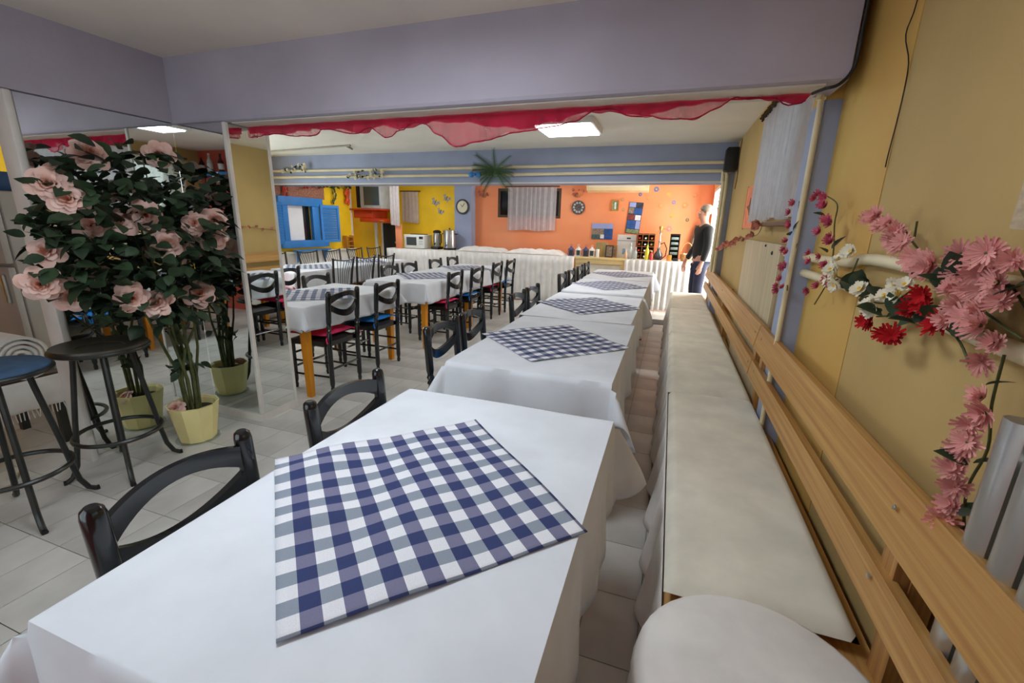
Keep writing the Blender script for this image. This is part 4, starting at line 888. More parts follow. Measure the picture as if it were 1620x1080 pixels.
psea = mat('print_sea', (44, 84, 150), 0.5, 0.15, 14); psky = mat('print_sky', (150, 164, 216), 0.5, 0.05, 6); pland = mat('print_village', (168, 140, 116), 0.5, 0.3, 45, rgb2=(96, 96, 92)); pdark = mat('print_dark', (60, 62, 74), 0.5, 0.3, 30); pwhite = mat('print_white', (226, 228, 232), 0.5, 0.08, 20); pgreen = mat('print_green', (130, 150, 110), 0.5, 0.2, 30)
frame('seaside_print', -1.26, 1.32, 0.395, 0.29, psea, 'unframed seaside village photograph on the orange wall', 'picture', ((0.0, 1.0, 0.68, 1.0, psky), (0.0, 0.58, 0.30, 0.68, pland), (0.0, 0.42, 0.0, 0.30, mat('print_shore', (70, 100, 96), 0.5, 0.2, 30)), (0.42, 0.60, 0.05, 0.30, pwhite)))
frame('saint_picture', -1.055, 1.795, 0.10, 0.16, pgreen, 'small framed picture of a white figure on the orange wall', 'picture', ((0.38, 0.66, 0.1, 0.85, pwhite),), 0, 0.018, M_gold)
frame('calendar', -0.69, 1.575, 0.25, 0.56, pdark, 'tall calendar poster of blue sea pictures, slightly tilted', 'calendar',
      ((0.02, 0.48, 0.84, 0.99, psky), (0.5, 0.98, 0.84, 0.99, pdark), (0.02, 0.40, 0.64, 0.82, pland), (0.42, 0.98, 0.62, 0.82, psea), (0.05, 0.5, 0.44, 0.6, mat('print_red', (140, 60, 56), 0.5, 0.2, 30)), (0.55, 0.95, 0.44, 0.6, pwhite), (0.02, 0.62, 0.16, 0.42, psea), (0.66, 0.98, 0.16, 0.42, psky), (0.05, 0.95, 0.02, 0.14, pgreen)), math.radians(4))
t = tag(empty('air_conditioner', (-1.03, 8.7495, 2.02)), 'cream air conditioner unit under the pale blue beam', 'air conditioner')
B().prism([(0, 0.0), (-0.16, 0.03), (-0.20, 0.08), (-0.20, 0.25), (-0.17, 0.28), (0, 0.28)], -0.55, 0.55, 'x').build('casing', mat('cream_plastic', (226, 206, 160), 0.5, 0.03, 4), t, smooth=False)
B().box(-0.5, 0.5, -0.206, -0.2005, 0.085, 0.10).build('louvre', M_wplastic, t, smooth=False)
B().box(-0.5, 0.5, -0.203, -0.2002, 0.13, 0.24).build('front_panel', MATS['cream_plastic'], t, smooth=False)
# paper flowers and butterflies stuck to the walls
SM = {}
def sticker(x, z, r, c, label, name='flower_sticker', y=8.7490, n=6):
    if c not in SM: SM[c] = mat('sticker_%d_%d_%d' % c, c, 0.6, 0.1, 20)
    t = empty(name, (x, y, z)); tag(t, label, 'sticker', name.replace('_', ' ')+'s on the wall')
    for k in range(n):
        a = 2*PI*k/n; B().lathe([(r*0.42, 0), (r*0.42, 0.003), (r*0.3, 0.004)], 8, (r*0.55*math.cos(a), 0, r*0.55*math.sin(a)), ax=(0, -1, 0)).build('petal', SM[c], t)
    B().lathe([(r*0.3, 0.0042), (r*0.3, 0.006), (r*0.2, 0.007)], 8, ax=(0, -1, 0)).build('centre', M_fyel, t)
for (px, z, r, c, lb) in ((-0.35, 2.08, 0.05, (110, 120, 170), 'blue flower sticker just under the beam right of the air conditioner'), (-0.13, 1.99, 0.05, (236, 160, 96), 'pale orange flower sticker high on the orange wall'), (-0.03, 1.86, 0.04, (150, 130, 176), 'violet flower sticker at the middle of the orange wall'),
                       (-0.24, 1.80, 0.05, (236, 150, 100), 'peach flower sticker right of the calendar'), (0.16, 1.81, 0.06, (232, 140, 96), 'large peach flower sticker near the corner'), (-0.03, 1.63, 0.05, (238, 158, 92), 'orange flower sticker above the black rack'),
                       (0.23, 1.56, 0.035, (110, 104, 80), 'small olive flower sticker near the man'), (-0.06, 1.40, 0.055, (206, 126, 130), 'rose flower sticker right of the hookah'), (-0.47, 1.93, 0.04, (236, 150, 100), 'faded flower sticker beside the calendar top'),
                       (0.31, 1.98, 0.05, (232, 140, 100), 'peach flower sticker under the beam near the corner'), (-0.93, 1.90, 0.04, (214, 150, 110), 'beige flower sticker left of the calendar'), (-0.90, 1.72, 0.035, (206, 150, 110), 'small beige flower sticker by the saint picture'), (-0.62, 1.99, 0.035, (120, 110, 160), 'violet flower sticker above the calendar')):
    sticker(px, z, r, c, lb)
for (px, z, lb, sc) in ((-4.83, 1.82, 'largest paper butterfly on the yellow wall', 1.1), (-4.56, 1.90, 'topmost paper butterfly on the yellow wall', 1.0), (-4.71, 1.63, 'lowest paper butterfly on the yellow wall', 0.9)):
    t = tag(empty('paper_butterfly', (px, 8.7490, z), 0), lb, 'butterfly', 'paper butterflies'); t.rotation_euler = (0, 0.5*sc, 0)
    for s in (-1, 1):
        B().prism([(0, 0), (s*0.07*sc, 0.07*sc), (s*0.10*sc, 0.02*sc), (s*0.06*sc, -0.01), (s*0.05*sc, -0.07*sc), (0, -0.02)], -0.004, 0, 'y').build('wing', mat('butterfly_grey', (130, 128, 132), 0.6, 0.4, 40, rgb2=(196, 190, 180)), t, smooth=False)
    B().tube([(0, -0.007, -0.05*sc), (0, -0.007, 0.05*sc)], 0.006, 6).build('body', M_plastic, t)
for (px, z, lb) in ((-3.70, 2.02, 'dried flower bunch left of the dark window'), (-1.76, 2.03, 'dried flower bunch above the pewter plate')):
    t = tag(empty('dried_bunch', (px, 8.735, z)), lb, 'flowers', 'dried bunches')
    for k in range(9): inst('flower', F_DRY[0], t, (rnd.uniform(-0.11, 0.11), -0.03, rnd.uniform(-0.07, 0.04)), face_rot((rnd.uniform(-0.5, 0.5), -1, rnd.uniform(-0.3, 0.5))), rnd.uniform(0.7, 1.3))
    for k in range(5): B().tube([(0.05*(k-2), -0.015, -0.03), (0.012*(k-2), -0.01, -0.10)], 0.003, 5).build('stem', M_stem, t)
# --- things on the right part of the counter
def lantern(x, m, lb):
    t = tag(empty('lantern', (x, 8.30, HC)), lb, 'lantern', 'small metal lanterns'); w_ = 0.05
    B().rbox(-w_, w_, -w_, w_, 0, 0.015, 0.003).build('base', m, t)
    for sx in (-1, 1):
        for sy in (-1, 1): B().box(sx*w_*0.86-0.005, sx*w_*0.86+0.005, sy*w_*0.86-0.005, sy*w_*0.86+0.005, 0.015, 0.11).build('post', m, t, smooth=False)
    B().box(-0.03, 0.03, -0.03, 0.03, 0.0152, 0.105).build('glass_box', M_screen, t, smooth=False)
    B().lathe([(0.062, 0.11), (0.062, 0.118), (0.03, 0.15), (0.02, 0.155), (0.018, 0.17), (0.008, 0.175)], 16).build('roof', m, t)
    B().tube([(0.018*math.cos(2*PI*k/12), 0, 0.19+0.018*math.sin(2*PI*k/12)) for k in range(12)], 0.003, 5, closed=True).build('ring', m, t)
m_lb = mat('blue_lantern_paint', (60, 76, 124), 0.5)
lantern(-1.745, m_lb, 'dark blue lantern at the left end of the cream table'); lantern(-1.605, M_wplastic, 'white lantern between two blue lanterns'); lantern(-1.47, m_lb, 'blue lantern between two white lanterns'); lantern(-1.355, M_wplastic, 'white lantern beside the olive box')
t = tag(empty('gift_box', (-1.195, 8.40, HC)), 'olive square box with ribbon on the cream table', 'box'); B().rbox(-0.10, 0.10, -0.07, 0.07, 0, 0.26, 0.004).build('box', mat('olive_card', (150, 140, 96), 0.6), t); B().box(-0.012, 0.012, -0.0725, -0.0705, 0, 0.26).build('ribbon', M_gold, t, smooth=False)
t = tag(empty('candle', (-1.235, 8.20, HC)), 'white pillar candle before the olive box', 'candle'); B().lathe([(0.03, 0), (0.03, 0.14), (0.024, 0.145), (0.004, 0.142)], 16).build('wax', M_wplastic, t); B().tube([(0, 0, 0.142), (0.002, 0, 0.16)], 0.002, 5).build('wick', M_plastic, t)
for k, (x, lb) in enumerate(((-1.045, 'brown photo frame standing next to the olive box'), (-0.985, 'gold photo frame leaning by the white board'))):
    t = tag(empty('photo_frame', (x, 8.30+0.07*k, HC)), lb, 'picture frame', 'standing photo frames'); t.rotation_euler = (math.radians(-10), 0, 0)
    B().box(-0.05, 0.05, -0.004, 0.0, 0.02, 0.20).build('photo', pland, t, smooth=False)
    for a in ((-0.07, -0.05, 0, 0.22), (0.05, 0.07, 0, 0.22), (-0.05, 0.05, 0, 0.02), (-0.05, 0.05, 0.20, 0.22)): B().box(a[0], a[1], -0.012, 0.008, a[2], a[3]).build('frame_bar', M_brown if k == 0 else M_gold, t, smooth=False)
t = tag(empty('white_board', (-0.77, 8.47, HC)), 'white printed card board standing at the counter back', 'board'); t.rotation_euler = (math.radians(-6), 0, 0)
B().box(-0.165, 0.165, -0.006, 0.006, 0, 0.41).build('card', M_wplastic, t, smooth=False); B().box(-0.164, 0.164, -0.0075, -0.0062, 0.30, 0.306).build('blue_line', psea, t, smooth=False); B().box(-0.06, 0.02, -0.0075, -0.0062, 0.06, 0.16).build('blue_print', mat('pale_blue_print', (150, 190, 226), 0.5, 0.2, 20), t, smooth=False); B().box(0.0, 0.07, -0.0075, -0.0062, 0.335, 0.36).build('grey_print', pdark, t, smooth=False)
def bottle(x, y, z, h, r, m, lb, cap=None, lab=None, group='bottles on the counter', rot=(0, 0, 0)):
    t = tag(empty('bottle', (x, y, z)), lb, 'bottle', group); t.rotation_euler = rot
    B().lathe([(r*0.9, 0), (r, 0.01), (r, h*0.55), (r*0.85, h*0.63), (r*0.36, h*0.76), (r*0.34, h*0.93)], 16).build('body', m, t)
    B().lathe([(r*0.42, h*0.931), (r*0.42, h), (r*0.3, h*1.005)], 12).build('cap', cap or M_plastic, t)
    if lab: B().lathe([(r*1.015, h*0.15), (r*1.02, h*0.16), (r*1.02, h*0.45), (r*1.015, h*0.46)], 16).build('label', lab, t)
    return t
g_clear = mat('clear_bottle', (196, 206, 204), 0.15, 0.1, 10); g_green = mat('green_bottle', (40, 66, 36), 0.15, 0.2, 8); g_amber = mat('amber_bottle', (150, 96, 30), 0.15, 0.2, 8); g_red = mat('dark_red_bottle', (60, 18, 18), 0.15, 0.2, 8)
bottle(-0.66, 8.22, HC, 0.27, 0.032, g_clear, 'tall clear bottle before the white board', M_wplastic); bottle(-0.57, 8.20, HC, 0.20, 0.028, g_clear, 'short clear bottle left of the wine rack', M_wplastic); bottle(-0.735, 8.16, HC, 0.17, 0.026, mat('peach_bottle', (214, 176, 140), 0.4), 'small peach bottle at the edge of the white board', M_wplastic)
bottle(-0.375, 8.14, HC, 0.27, 0.036, mat('yellow_bottle', (222, 206, 60), 0.35), 'yellow bottle with green cap before the wine rack', mat('green_cap', (56, 160, 70), 0.4))
bottle(-0.30, 8.13, HC, 0.16, 0.030, mat('red_yellow_tin', (200, 60, 50), 0.4), 'small red bottle next to the yellow bottle', M_wplastic)
t = tag(empty('wine_rack', (-0.43, 8.42, HC)), 'wooden wine rack with grid of bottle holes', 'wine rack'); m_rk = mat('rack_wood', (170, 104, 60), 0.6, 0.1, 8)
B().box(-0.145, 0.145, 0.09, 0.10, 0, 0.44).build('back_panel', M_brown, t, smooth=False)
for k in range(4): B().box(-0.155+0.1033*k-0.005, -0.155+0.1033*k+0.005, -0.10, 0.0895, 0, 0.44).build('upright', m_rk, t, smooth=False)
for k in range(5):
    for j in range(3): B().box(-0.1495+0.1033*j, -0.0568+0.1033*j, -0.10, 0.0895, 0.105*k, 0.105*k+0.01).build('slat', m_rk, t, smooth=False)
for k in range(4):
    for j in range(3):
        o = bottle(-0.53+0.1033*j, 8.50, HC+0.105*k+0.048, 0.27, 0.036, g_red if (k+j) % 2 else g_green, 'wine bottle lying in the %s row, %s column of the wine rack' % (('bottom', 'second', 'third', 'top')[k], ('left', 'middle', 'right')[j]), (M_red, M_wplastic, M_gold)[(k*3+j) % 3], None, 'wine bottles in the rack', (math.radians(90), 0, 0))
t = tag(empty('hookah', (-0.19, 8.30, HC)), 'silver and glass water pipe standing on the counter', 'hookah')
B().lathe([(0.06, 0), (0.075, 0.03), (0.07, 0.10), (0.03, 0.16), (0.026, 0.19)], 20).build('glass_base', mat('smoky_glass', (70, 74, 78), 0.12, 0.2, 8), t)
B().lathe([(0.03, 0.191), (0.035, 0.20), (0.014, 0.22), (0.014, 0.30), (0.026, 0.32), (0.012, 0.35), (0.012, 0.44), (0.022, 0.46), (0.010, 0.48)], 14).build('stem', M_steel, t)
B().lathe([(0.05, 0.481), (0.055, 0.486), (0.05, 0.49)], 18).build('tray', M_steel, t); B().lathe([(0.014, 0.491), (0.028, 0.53), (0.032, 0.57), (0.024, 0.575)], 14).build('bowl', M_gold, t)
B().tube([(0.014, 0, 0.27), (0.08, -0.02, 0.30), (0.13, -0.04, 0.20), (0.12, -0.06, 0.08), (0.05, -0.10, 0.012), (-0.08, -0.12, 0.012)], 0.009, 8).build('hose', g_red, t); B().tube([(-0.014, 0, 0.50), (0.06, -0.01, 0.53), (0.11, -0.01, 0.53)], 0.006, 6).build('tongs', M_gold, t)
t = tag(empty('black_rack', (0.06, 8.42, HC)), 'tall black rack of small drawers on the counter', 'rack')
B().box(-0.075, 0.075, 0.05, 0.06, 0, 0.45).build('back_panel', M_plastic, t, smooth=False)
for s in (-1, 1): B().box(s*0.075-0.006, s*0.075+0.006, -0.08, 0.0495, 0, 0.45).build('side', M_plastic, t, smooth=False)
for k in range(6): B().box(-0.0685, 0.0685, -0.08, 0.0495, 0.085*k, 0.085*k+0.012).build('shelf', M_plastic, t, smooth=False)
for k in range(1, 5): B().rbox(-0.06, 0.06, -0.075, 0.03, 0.085*k+0.0125, 0.085*k+0.055, 0.004).build('drawer', mat('grey_drawer', (130, 146, 140), 0.4), t)
tag(B().rbox(-0.045, 0.035, 8.10, 8.16, HC, HC+0.10, 0.004).build('small_box', M_gold), 'small amber box before the black rack', 'box')
tag(B().rbox(0.055, 0.145, 8.10, 8.20, HC, HC+0.05, 0.01).build('black_case', M_plastic), 'low black case in front of the black rack', 'case')
t = tag(empty('wicker_basket', (0.27, 8.24, HC)), 'wicker basket with a tall handle beside the man', 'basket')
B().lathe([(0.07, 0), (0.085, 0.01), (0.105, 0.12), (0.10, 0.12), (0.08, 0.015), (0.01, 0.012)], 20).build('bowl', M_basket, t); B().tube([(0.102*math.cos(PI*k/14), 0, 0.11+0.20*math.sin(PI*k/14)) for k in range(15)], 0.008, 6).build('handle', M_basket, t)
for k in range(5): B().ball((0.045*math.cos(k*1.3), 0.045*math.sin(k*1.3), 0.10), 0.036, 10, 7).build('bread_roll', mat('pale_roll', (222, 196, 160), 0.8), t)
t = tag(empty('leaning_picture', (0.40, 8.60, HC)), 'brown leaning picture panel behind the basket', 'picture'); t.rotation_euler = (math.radians(-8), math.radians(8), 0)
B().box(-0.11, 0.11, -0.008, 0.008, 0, 0.60).build('panel', M_brown, t, smooth=False)
for k in range(3): B().box(-0.085, 0.085, -0.0105, -0.0082, 0.05+0.18*k, 0.20+0.18*k).build('print_field', pland, t, smooth=False)
# --- television corner
t = tag(empty('wall_shelf', (-6.22, 8.35, 1.60)), 'red television shelf with orange bracket in the alcove', 'shelf')
B().rbox(-0.50, 0.50, -0.30, 0.30, 0.02, 0.05, 0.004).build('board', M_red, t); B().rbox(-0.24, 0.24, -0.22, 0.30, -0.14, 0.0195, 0.006).build('bracket_box', M_red, t)
B().rbox(-0.06, 0.40, -0.26, 0.28, -0.22, -0.141, 0.006).build('lower_box', M_red, t); B().tube([(0.0, 0.2, -0.221), (0.0, 0.2, -1.55)], 0.035, 10).build('pole', M_wplastic, t)
t = tag(empty('television', (-6.00, 8.32, 1.651)), 'grey tube television standing on the red shelf', 'television')
B().rbox(-0.27, 0.25, -0.20, 0.26, 0, 0.48, 0.02).build('casing', mat('silver_grey_plastic', (176, 180, 178), 0.4), t); B().rbox(-0.17, 0.21, -0.207, -0.2005, 0.07, 0.44, 0.006).build('screen', M_screen, t)
B().rbox(-0.40, -0.275, -0.16, 0.20, 0.02, 0.50, 0.02).build('side_box', M_plastic, t)
t = tag(empty('alcove_lamp', (-5.92, 8.13, 1.42)), 'small lit lamp glowing under the red shelf', 'lamp')
B().ball((0, 0, 0), 0.022, 10, 7).build('bulb', emit('lamp_glow', (255, 214, 150), 14), t); B().tube([(0.02, 0.0, 0), (0.20, 0.02, -0.012)], 0.012, 8).build('tube', M_gold, t)
tag(B().rbox(-5.40, -5.25, 8.07, 8.09, 0.87, 1.35, 0.003).build('orange_panel', M_orange), 'narrow orange panel under the tall white curtain', 'panel')
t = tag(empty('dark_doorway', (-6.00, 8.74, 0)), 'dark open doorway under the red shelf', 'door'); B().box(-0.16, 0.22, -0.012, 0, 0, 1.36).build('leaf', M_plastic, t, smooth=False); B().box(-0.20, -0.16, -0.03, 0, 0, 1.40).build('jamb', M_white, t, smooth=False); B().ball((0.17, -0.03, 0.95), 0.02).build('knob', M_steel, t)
# --- left wall ornaments
t = tag(empty('blue_shelf', (-6.44, 6.76, 0.80)), 'blue plank shelf with bracket below the shuttered window', 'shelf'); B().rbox(0.041, 0.14, -0.43, 0.43, 0.037, 0.065, 0.004).build('plank', M_shut, t); B().prism([(0.041, 0.0365), (0.13, 0.0365), (0.041, -0.17)], 0.33, 0.36, 'y').build('bracket', M_shut, t, smooth=False); B().prism([(0.041, 0.0365), (0.13, 0.0365), (0.041, -0.17)], -0.36, -0.33, 'y').build('bracket', M_shut, t, smooth=False)
def hanging(y, z0, z1, m, lb, n, nm='hanging_ornament', r=0.03):
    t = tag(empty(nm, (-6.47, y, z1)), lb, 'ornament'); B().tube([(0.01, 0, 0.03), (0.012, 0, z0-z1)], 0.004, 5).build('cord', M_stem, t)
    for k in range(n): B().ball((0.02+rnd.uniform(0, 0.02), rnd.uniform(-r*1.6, r*1.6), (z0-z1)*(k+0.5)/n), (r*0.55, r*0.6, r*1.2), 7, 5).build('pod', m, t)
m_pep = mat('red_pepper', (196, 52, 30), 0.5, 0.2, 10)
hanging(6.33, 1.78, 2.02, m_pep, 'bunch of red peppers at the upper left of the blue window', 14); hanging(7.55, 1.72, 2.10, mat('grey_green_pod', (80, 92, 60), 0.7), 'grey-green hanging bundle right of the stone panel', 12); hanging(7.93, 1.74, 2.02, mat('orange_pod', (232, 92, 30), 0.6, 0.2, 10), 'orange hanging lantern-flower bundle at the wall corner', 20, r=0.04)
t = tag(empty('leaf_garland', (-6.46, 7.2, 2.06)), 'green leaf garland with red flowers over the blue window', 'garland')
B().tube([(0.0, -0.9+1.8*k/20, -0.02+0.02*math.sin(k*1.3)) for k in range(21)], 0.006, 5).build('vine', M_stem, t)
for k in range(46): inst('leaf', LEAF_BIG, t, (0.08+rnd.uniform(0, 0.03), rnd.uniform(-0.9, 0.8), rnd.uniform(-0.07, 0.04)), (rnd.uniform(0.3, 1.4), rnd.uniform(-1, 1), rnd.uniform(0, 6)), 1.1)
for k in range(7): inst('flower', F_RED[0], t, (0.04, rnd.uniform(-0.5, 0.3), rnd.uniform(-0.12, 0.0)), face_rot((1, rnd.uniform(-0.5, 0.5), 0)), 1.2)
t = tag(empty('small_wooden_rack', (-6.42, 7.86, 0.836)), 'small yellow wooden rack on the ledge by the alcove', 'rack')
for s in (-1, 1): B().box(-0.05, 0.05, s*0.10-0.01, s*0.10+0.01, 0, 0.26).build('side', M_gold, t, smooth=False)
for z in (0.04, 0.13, 0.22): B().box(-0.05, 0.05, -0.0895, 0.0895, z, z+0.02).build('shelf', M_gold, t, smooth=False)
# --- palm fronds, beam garlands, ceiling lamp
t = tag(empty('palm_bunch', (-2.42, 6.035, 2.12)), 'artificial palm frond bunch with blue bow on the beam', 'palm')
frond = B()
for k in range(34):
    for s in (-1, 1):
        u = k/33; frond.add([(0, u*0.42, -0.1*u*u), (s*0.10*(1-0.5*u), u*0.42+0.06, -0.1*u*u-0.03), (s*0.003, u*0.42+0.013, -0.1*u*u)], [(0, 1, 2)])
frond.tube([(0, u/10*0.42, -0.1*(u/10)**2) for u in range(11)], 0.004, 5)
fme = frond.mesh('frond', M_green, False)
for k in range(17):
    u = k/16; az = math.radians(-150+300*u)          # fan spread in the plane of the beam
    d_ = Vector((math.sin(az)*1.0, -0.18, -0.25+0.55*math.cos(az*0.9))).normalized(); n_ = Vector((0.1*rnd.uniform(-1, 1), -1, 0.35))
    x_ = d_.cross(n_).normalized(); z_ = x_.cross(d_); inst('frond', fme, t, (0.05, -0.02-0.004*k, 0), Matrix((x_, d_, z_)).transposed().to_euler(), rnd.uniform(0.55, 0.78))
for s in (-1, 1): B().ball((-0.27+s*0.05, -0.02, -0.05), (0.05, 0.02, 0.035), 10, 6).build('bow_loop', M_shut, t)
B().ball((-0.27, -0.035, -0.05), 0.02, 8, 6).build('bow_knot', M_shut, t)
def beam_garland(x0, x1, z, lb, n):
    t = tag(empty('beam_garland', ((x0+x1)/2, 6.03, z)), lb, 'garland', 'white flower garlands on the beam pipes'); W = (x1-x0)/2
    B().tube([(-W+2*W*k/10, 0.01, 0.02*math.sin(k)) for k in range(11)], 0.004, 5).build('vine', M_stem, t)
    for k in range(n): inst('flower', F_WHITE[0], t, (rnd.uniform(-W, W), -0.01, rnd.uniform(-0.05, 0.06)), face_rot((rnd.uniform(-0.4, 0.4), -1, rnd.uniform(-0.6, 0.3))), rnd.uniform(0.8, 1.4))
    for k in range(n): inst('leaf', LEAF, t, (rnd.uniform(-W, W), 0.0, rnd.uniform(-0.05, 0.06)), (rnd.uniform(0, 3), rnd.uniform(0, 3), rnd.uniform(0, 6)), 1.0)
beam_garland(-6.15, -5.65, 2.20, 'white flower garland at the left end of the beam', 12); beam_garland(-4.85, -4.20, 2.09, 'white flower garland hanging from the lower beam pipe', 16)
def ceiling_lamp(x, y, z, wx, wy, lb, m=None):
    t = tag(empty('ceiling_lamp', (x, y, z)), lb, 'lamp', 'ceiling lamps')
    hs_ = B().rbox(-wx/2, wx/2, -wy/2, wy/2, -0.055, 0, 0.006).build('housing', M_white, t)
    B().box(-wx/2+0.03, wx/2-0.03, -wy/2+0.03, wy/2-0.03, -0.064, -0.0555).build('diffuser', m or M_lamp, hs_, smooth=False)
ceiling_lamp(-1.10, 4.75, 2.40, 0.60, 0.62, 'white lit ceiling panel lamp behind the crimson swag')
ceiling_lamp(-0.98, 1.05, 2.35, 0.40, 0.80, 'white lit ceiling panel lamp above the nearest table', M_lamp_near)
ceiling_lamp(-4.95, 3.55, 2.40, 0.60, 0.62, 'added ceiling panel lamp, unseen fill light over the far-left tables')  # added lamp hidden behind the column, lifts the far room
ceiling_lamp(-2.20, 7.60, 2.40, 0.60, 0.62, 'added ceiling panel lamp, unseen fill light before the orange wall', M_lamp_dim)  # unseen fixture put in to light the back of the room
ceiling_lamp(-5.10, 7.20, 2.40, 0.60, 0.62, 'added ceiling panel lamp, fill light above the rod-backed chairs')  # extra lamp added to brighten the yellow left wall
# --- rear shelf with bottles, seen in the mirrors
t = tag(empty('bottle_shelf', (0.05, -0.749, 1.985)), 'blue wall shelf behind the photographer, seen in the mirror', 'shelf'); B().rbox(-0.75, 0.55, 0, 0.16, 0, 0.05, 0.004).build('board', M_shut, t)
for k, (x, h, m, cp, lb) in enumerate(((-0.30, 0.26, g_green, M_gold, 'green wine bottle at the mirror-right end of the blue shelf'), (-0.12, 0.28, g_amber, M_plastic, 'amber bottle with pale label on the blue shelf'), (0.08, 0.25, g_red, M_plastic, 'dark bottle in the middle of the blue shelf'), (0.30, 0.26, g_clear, M_wplastic, 'clear spirit bottle on the blue shelf'), (0.46, 0.22, g_red, M_red, 'short dark bottle at the window end of the blue shelf'))):
    bottle(x, -0.67, 2.036, h, 0.036, m, lb, cp, pwhite, 'bottles on the blue shelf')
# ------------------------------------------------------------------ rose tree in a yellow pot
def rose_mesh(name, seed):
    rr = random.Random(seed); b = B()
    for n, R, H, p_ in ((4, 0.014, 0.050, 0.9), (4, 0.026, 0.052, 1.2), (5, 0.042, 0.050, 1.2), (6, 0.060, 0.042, 1.15), (6, 0.078, 0.022, 1.0)):
        a0 = rr.uniform(0, 6)
        for k in range(n):
            a = a0+2*PI*(k+rr.uniform(-0.15, 0.15))/n; hw = PI/n*1.3; Hk = H*rr.uniform(0.85, 1.1); Rk = R*rr.uniform(0.92, 1.08); vs = []; g1, g2 = rr.uniform(0, 6), rr.uniform(0, 6)
            for i in range(6):
                for j in range(7):
                    sx = -1+2*j/6; u = i/5*(1-0.30*abs(sx)**2.4); th = a+sx*hw*(0.35+0.65*min(1, u*1.6))
                    r_ = 0.004+(Rk-0.004)*u**p_*(1+0.10*(1-sx*sx)*u); z = Hk*u-0.016*u**5*(R/0.05)+0.004*u*u*math.sin(5*sx+g1)+0.005*u*abs(sx)
                    vs.append((r_*math.cos(th), r_*math.sin(th), z))
            b.add(vs, [(i*7+j, i*7+j+1, i*7+8+j, i*7+7+j) for i in range(5) for j in range(6)])
    return b.mesh(name, M_rose, True, 80)
ROSE = [rose_mesh('rose_a', 1), rose_mesh('rose_b', 2), rose_mesh('rose_c', 3)]
PX, PY = -2.815, 1.835
t = tag(empty('rose_tree', (PX, PY, 0)), 'artificial rose tree with blush roses in a faceted yellow pot', 'plant')
pot = B().lathe([(0.098, 0.0), (0.104, 0.006), (0.142, 0.245), (0.147, 0.25), (0.139, 0.25), (0.128, 0.235), (0.122, 0.19)], 10, rot=0.2).build('pot', M_pot, t, ang=25)
B().lathe([(0.105, 0.196), (0.121, 0.20), (0.06, 0.212), (0.01, 0.214)], 14).build('soil', M_soil, t)
B().lathe([(0.118, -0.0), (0.126, 0.003), (0.126, 0.005), (0.105, 0.005)], 24).build('saucer', M_glass, t)
rr = random.Random(11)
CC = Vector((-2.735, 1.70, 1.27)); CR = Vector((0.29, 0.50, 0.52))
def crown_pt(lo=0.0):
    while True:
        p = Vector((rr.uniform(-1, 1), rr.uniform(-1, 1), rr.uniform(-1, 1))); l = p.length
        if lo < l < 1: 
            q = Vector((CC.x+p.x*CR.x, CC.y+p.y*CR.y, CC.z+p.z*CR.z))
            if q.x > -2.97 and q.y < 2.05: return q, p
for k in range(9):
    a = 2*PI*k/9; e, _ = crown_pt(0.45); x0, y0 = 0.035*math.cos(a), 0.035*math.sin(a)
    e.z = max(e.z, 1.0)
    m_ = Vector((x0*1.7+(e.x-PX)*0.25, y0*1.7+(e.y-PY)*0.25, 0.62))
    B().tube([(x0, y0, 0.20), (x0*1.3, y0*1.3, 0.42), tuple(m_), ((m_.x+e.x-PX)/2, (m_.y+e.y-PY)/2, (m_.z+e.z)/2), (e.x-PX, e.y-PY, e.z)], [0.010, 0.009, 0.008, 0.006, 0.003], 7).build('stem', M_stem, t)
RL = leaf_mesh('rose_leaf', M_leaf, 0.085, 0.062, 0.25, 0.25)
far_leaves = B()
def leaf_tf(q, p):
    d = Vector((p.x, p.y-0.2, p.z*0.4-0.15+rr.uniform(-0.5, 0.5))).normalized()
    return Vector(q), Euler((rr.uniform(-0.7, 0.9), rr.uniform(-0.8, 0.8), math.atan2(-d.x, d.y)+rr.uniform(-0.9, 0.9))), rr.uniform(0.7, 1.2)
cand = []
for k in range(880):
    q, p = crown_pt(0.35); L_, R_, S_ = leaf_tf(q, p)
    if L_.z < 0.82 and rr.random() < 0.3: continue
    cand.append(((-p.x*0+p.x-p.y*0.6), L_, R_, S_))
for k in range(24):      # low shoots round the stems
    L_ = Vector((PX+rr.uniform(-0.07, 0.09), PY+rr.uniform(-0.10, 0.06), rr.uniform(0.40, 0.85))); cand.append((1.0, L_, Euler((rr.uniform(-0.8, 0.5), rr.uniform(-0.8, 0.8), rr.uniform(0, 6.28))), rr.uniform(0.7, 1.0)))
cand.sort(key=lambda c_: -c_[0])
for c_ in cand[:300]: inst('leaf', RL, t, c_[1]-Vector((PX, PY, 0)), c_[2], c_[3])
for c_ in cand[300:]:
    M_ = Matrix.Translation(c_[1]-Vector((PX, PY, 0))) @ c_[2].to_matrix().to_4x4() @ Matrix.Scale(c_[3], 4)
    far_leaves.add([M_ @ v.co for v in RL.vertices], [tuple(pl.vertices) for pl in RL.polygons])
fo = far_leaves.build('foliage', M_leaf, t, ang=60); fo['kind'] = 'stuff'
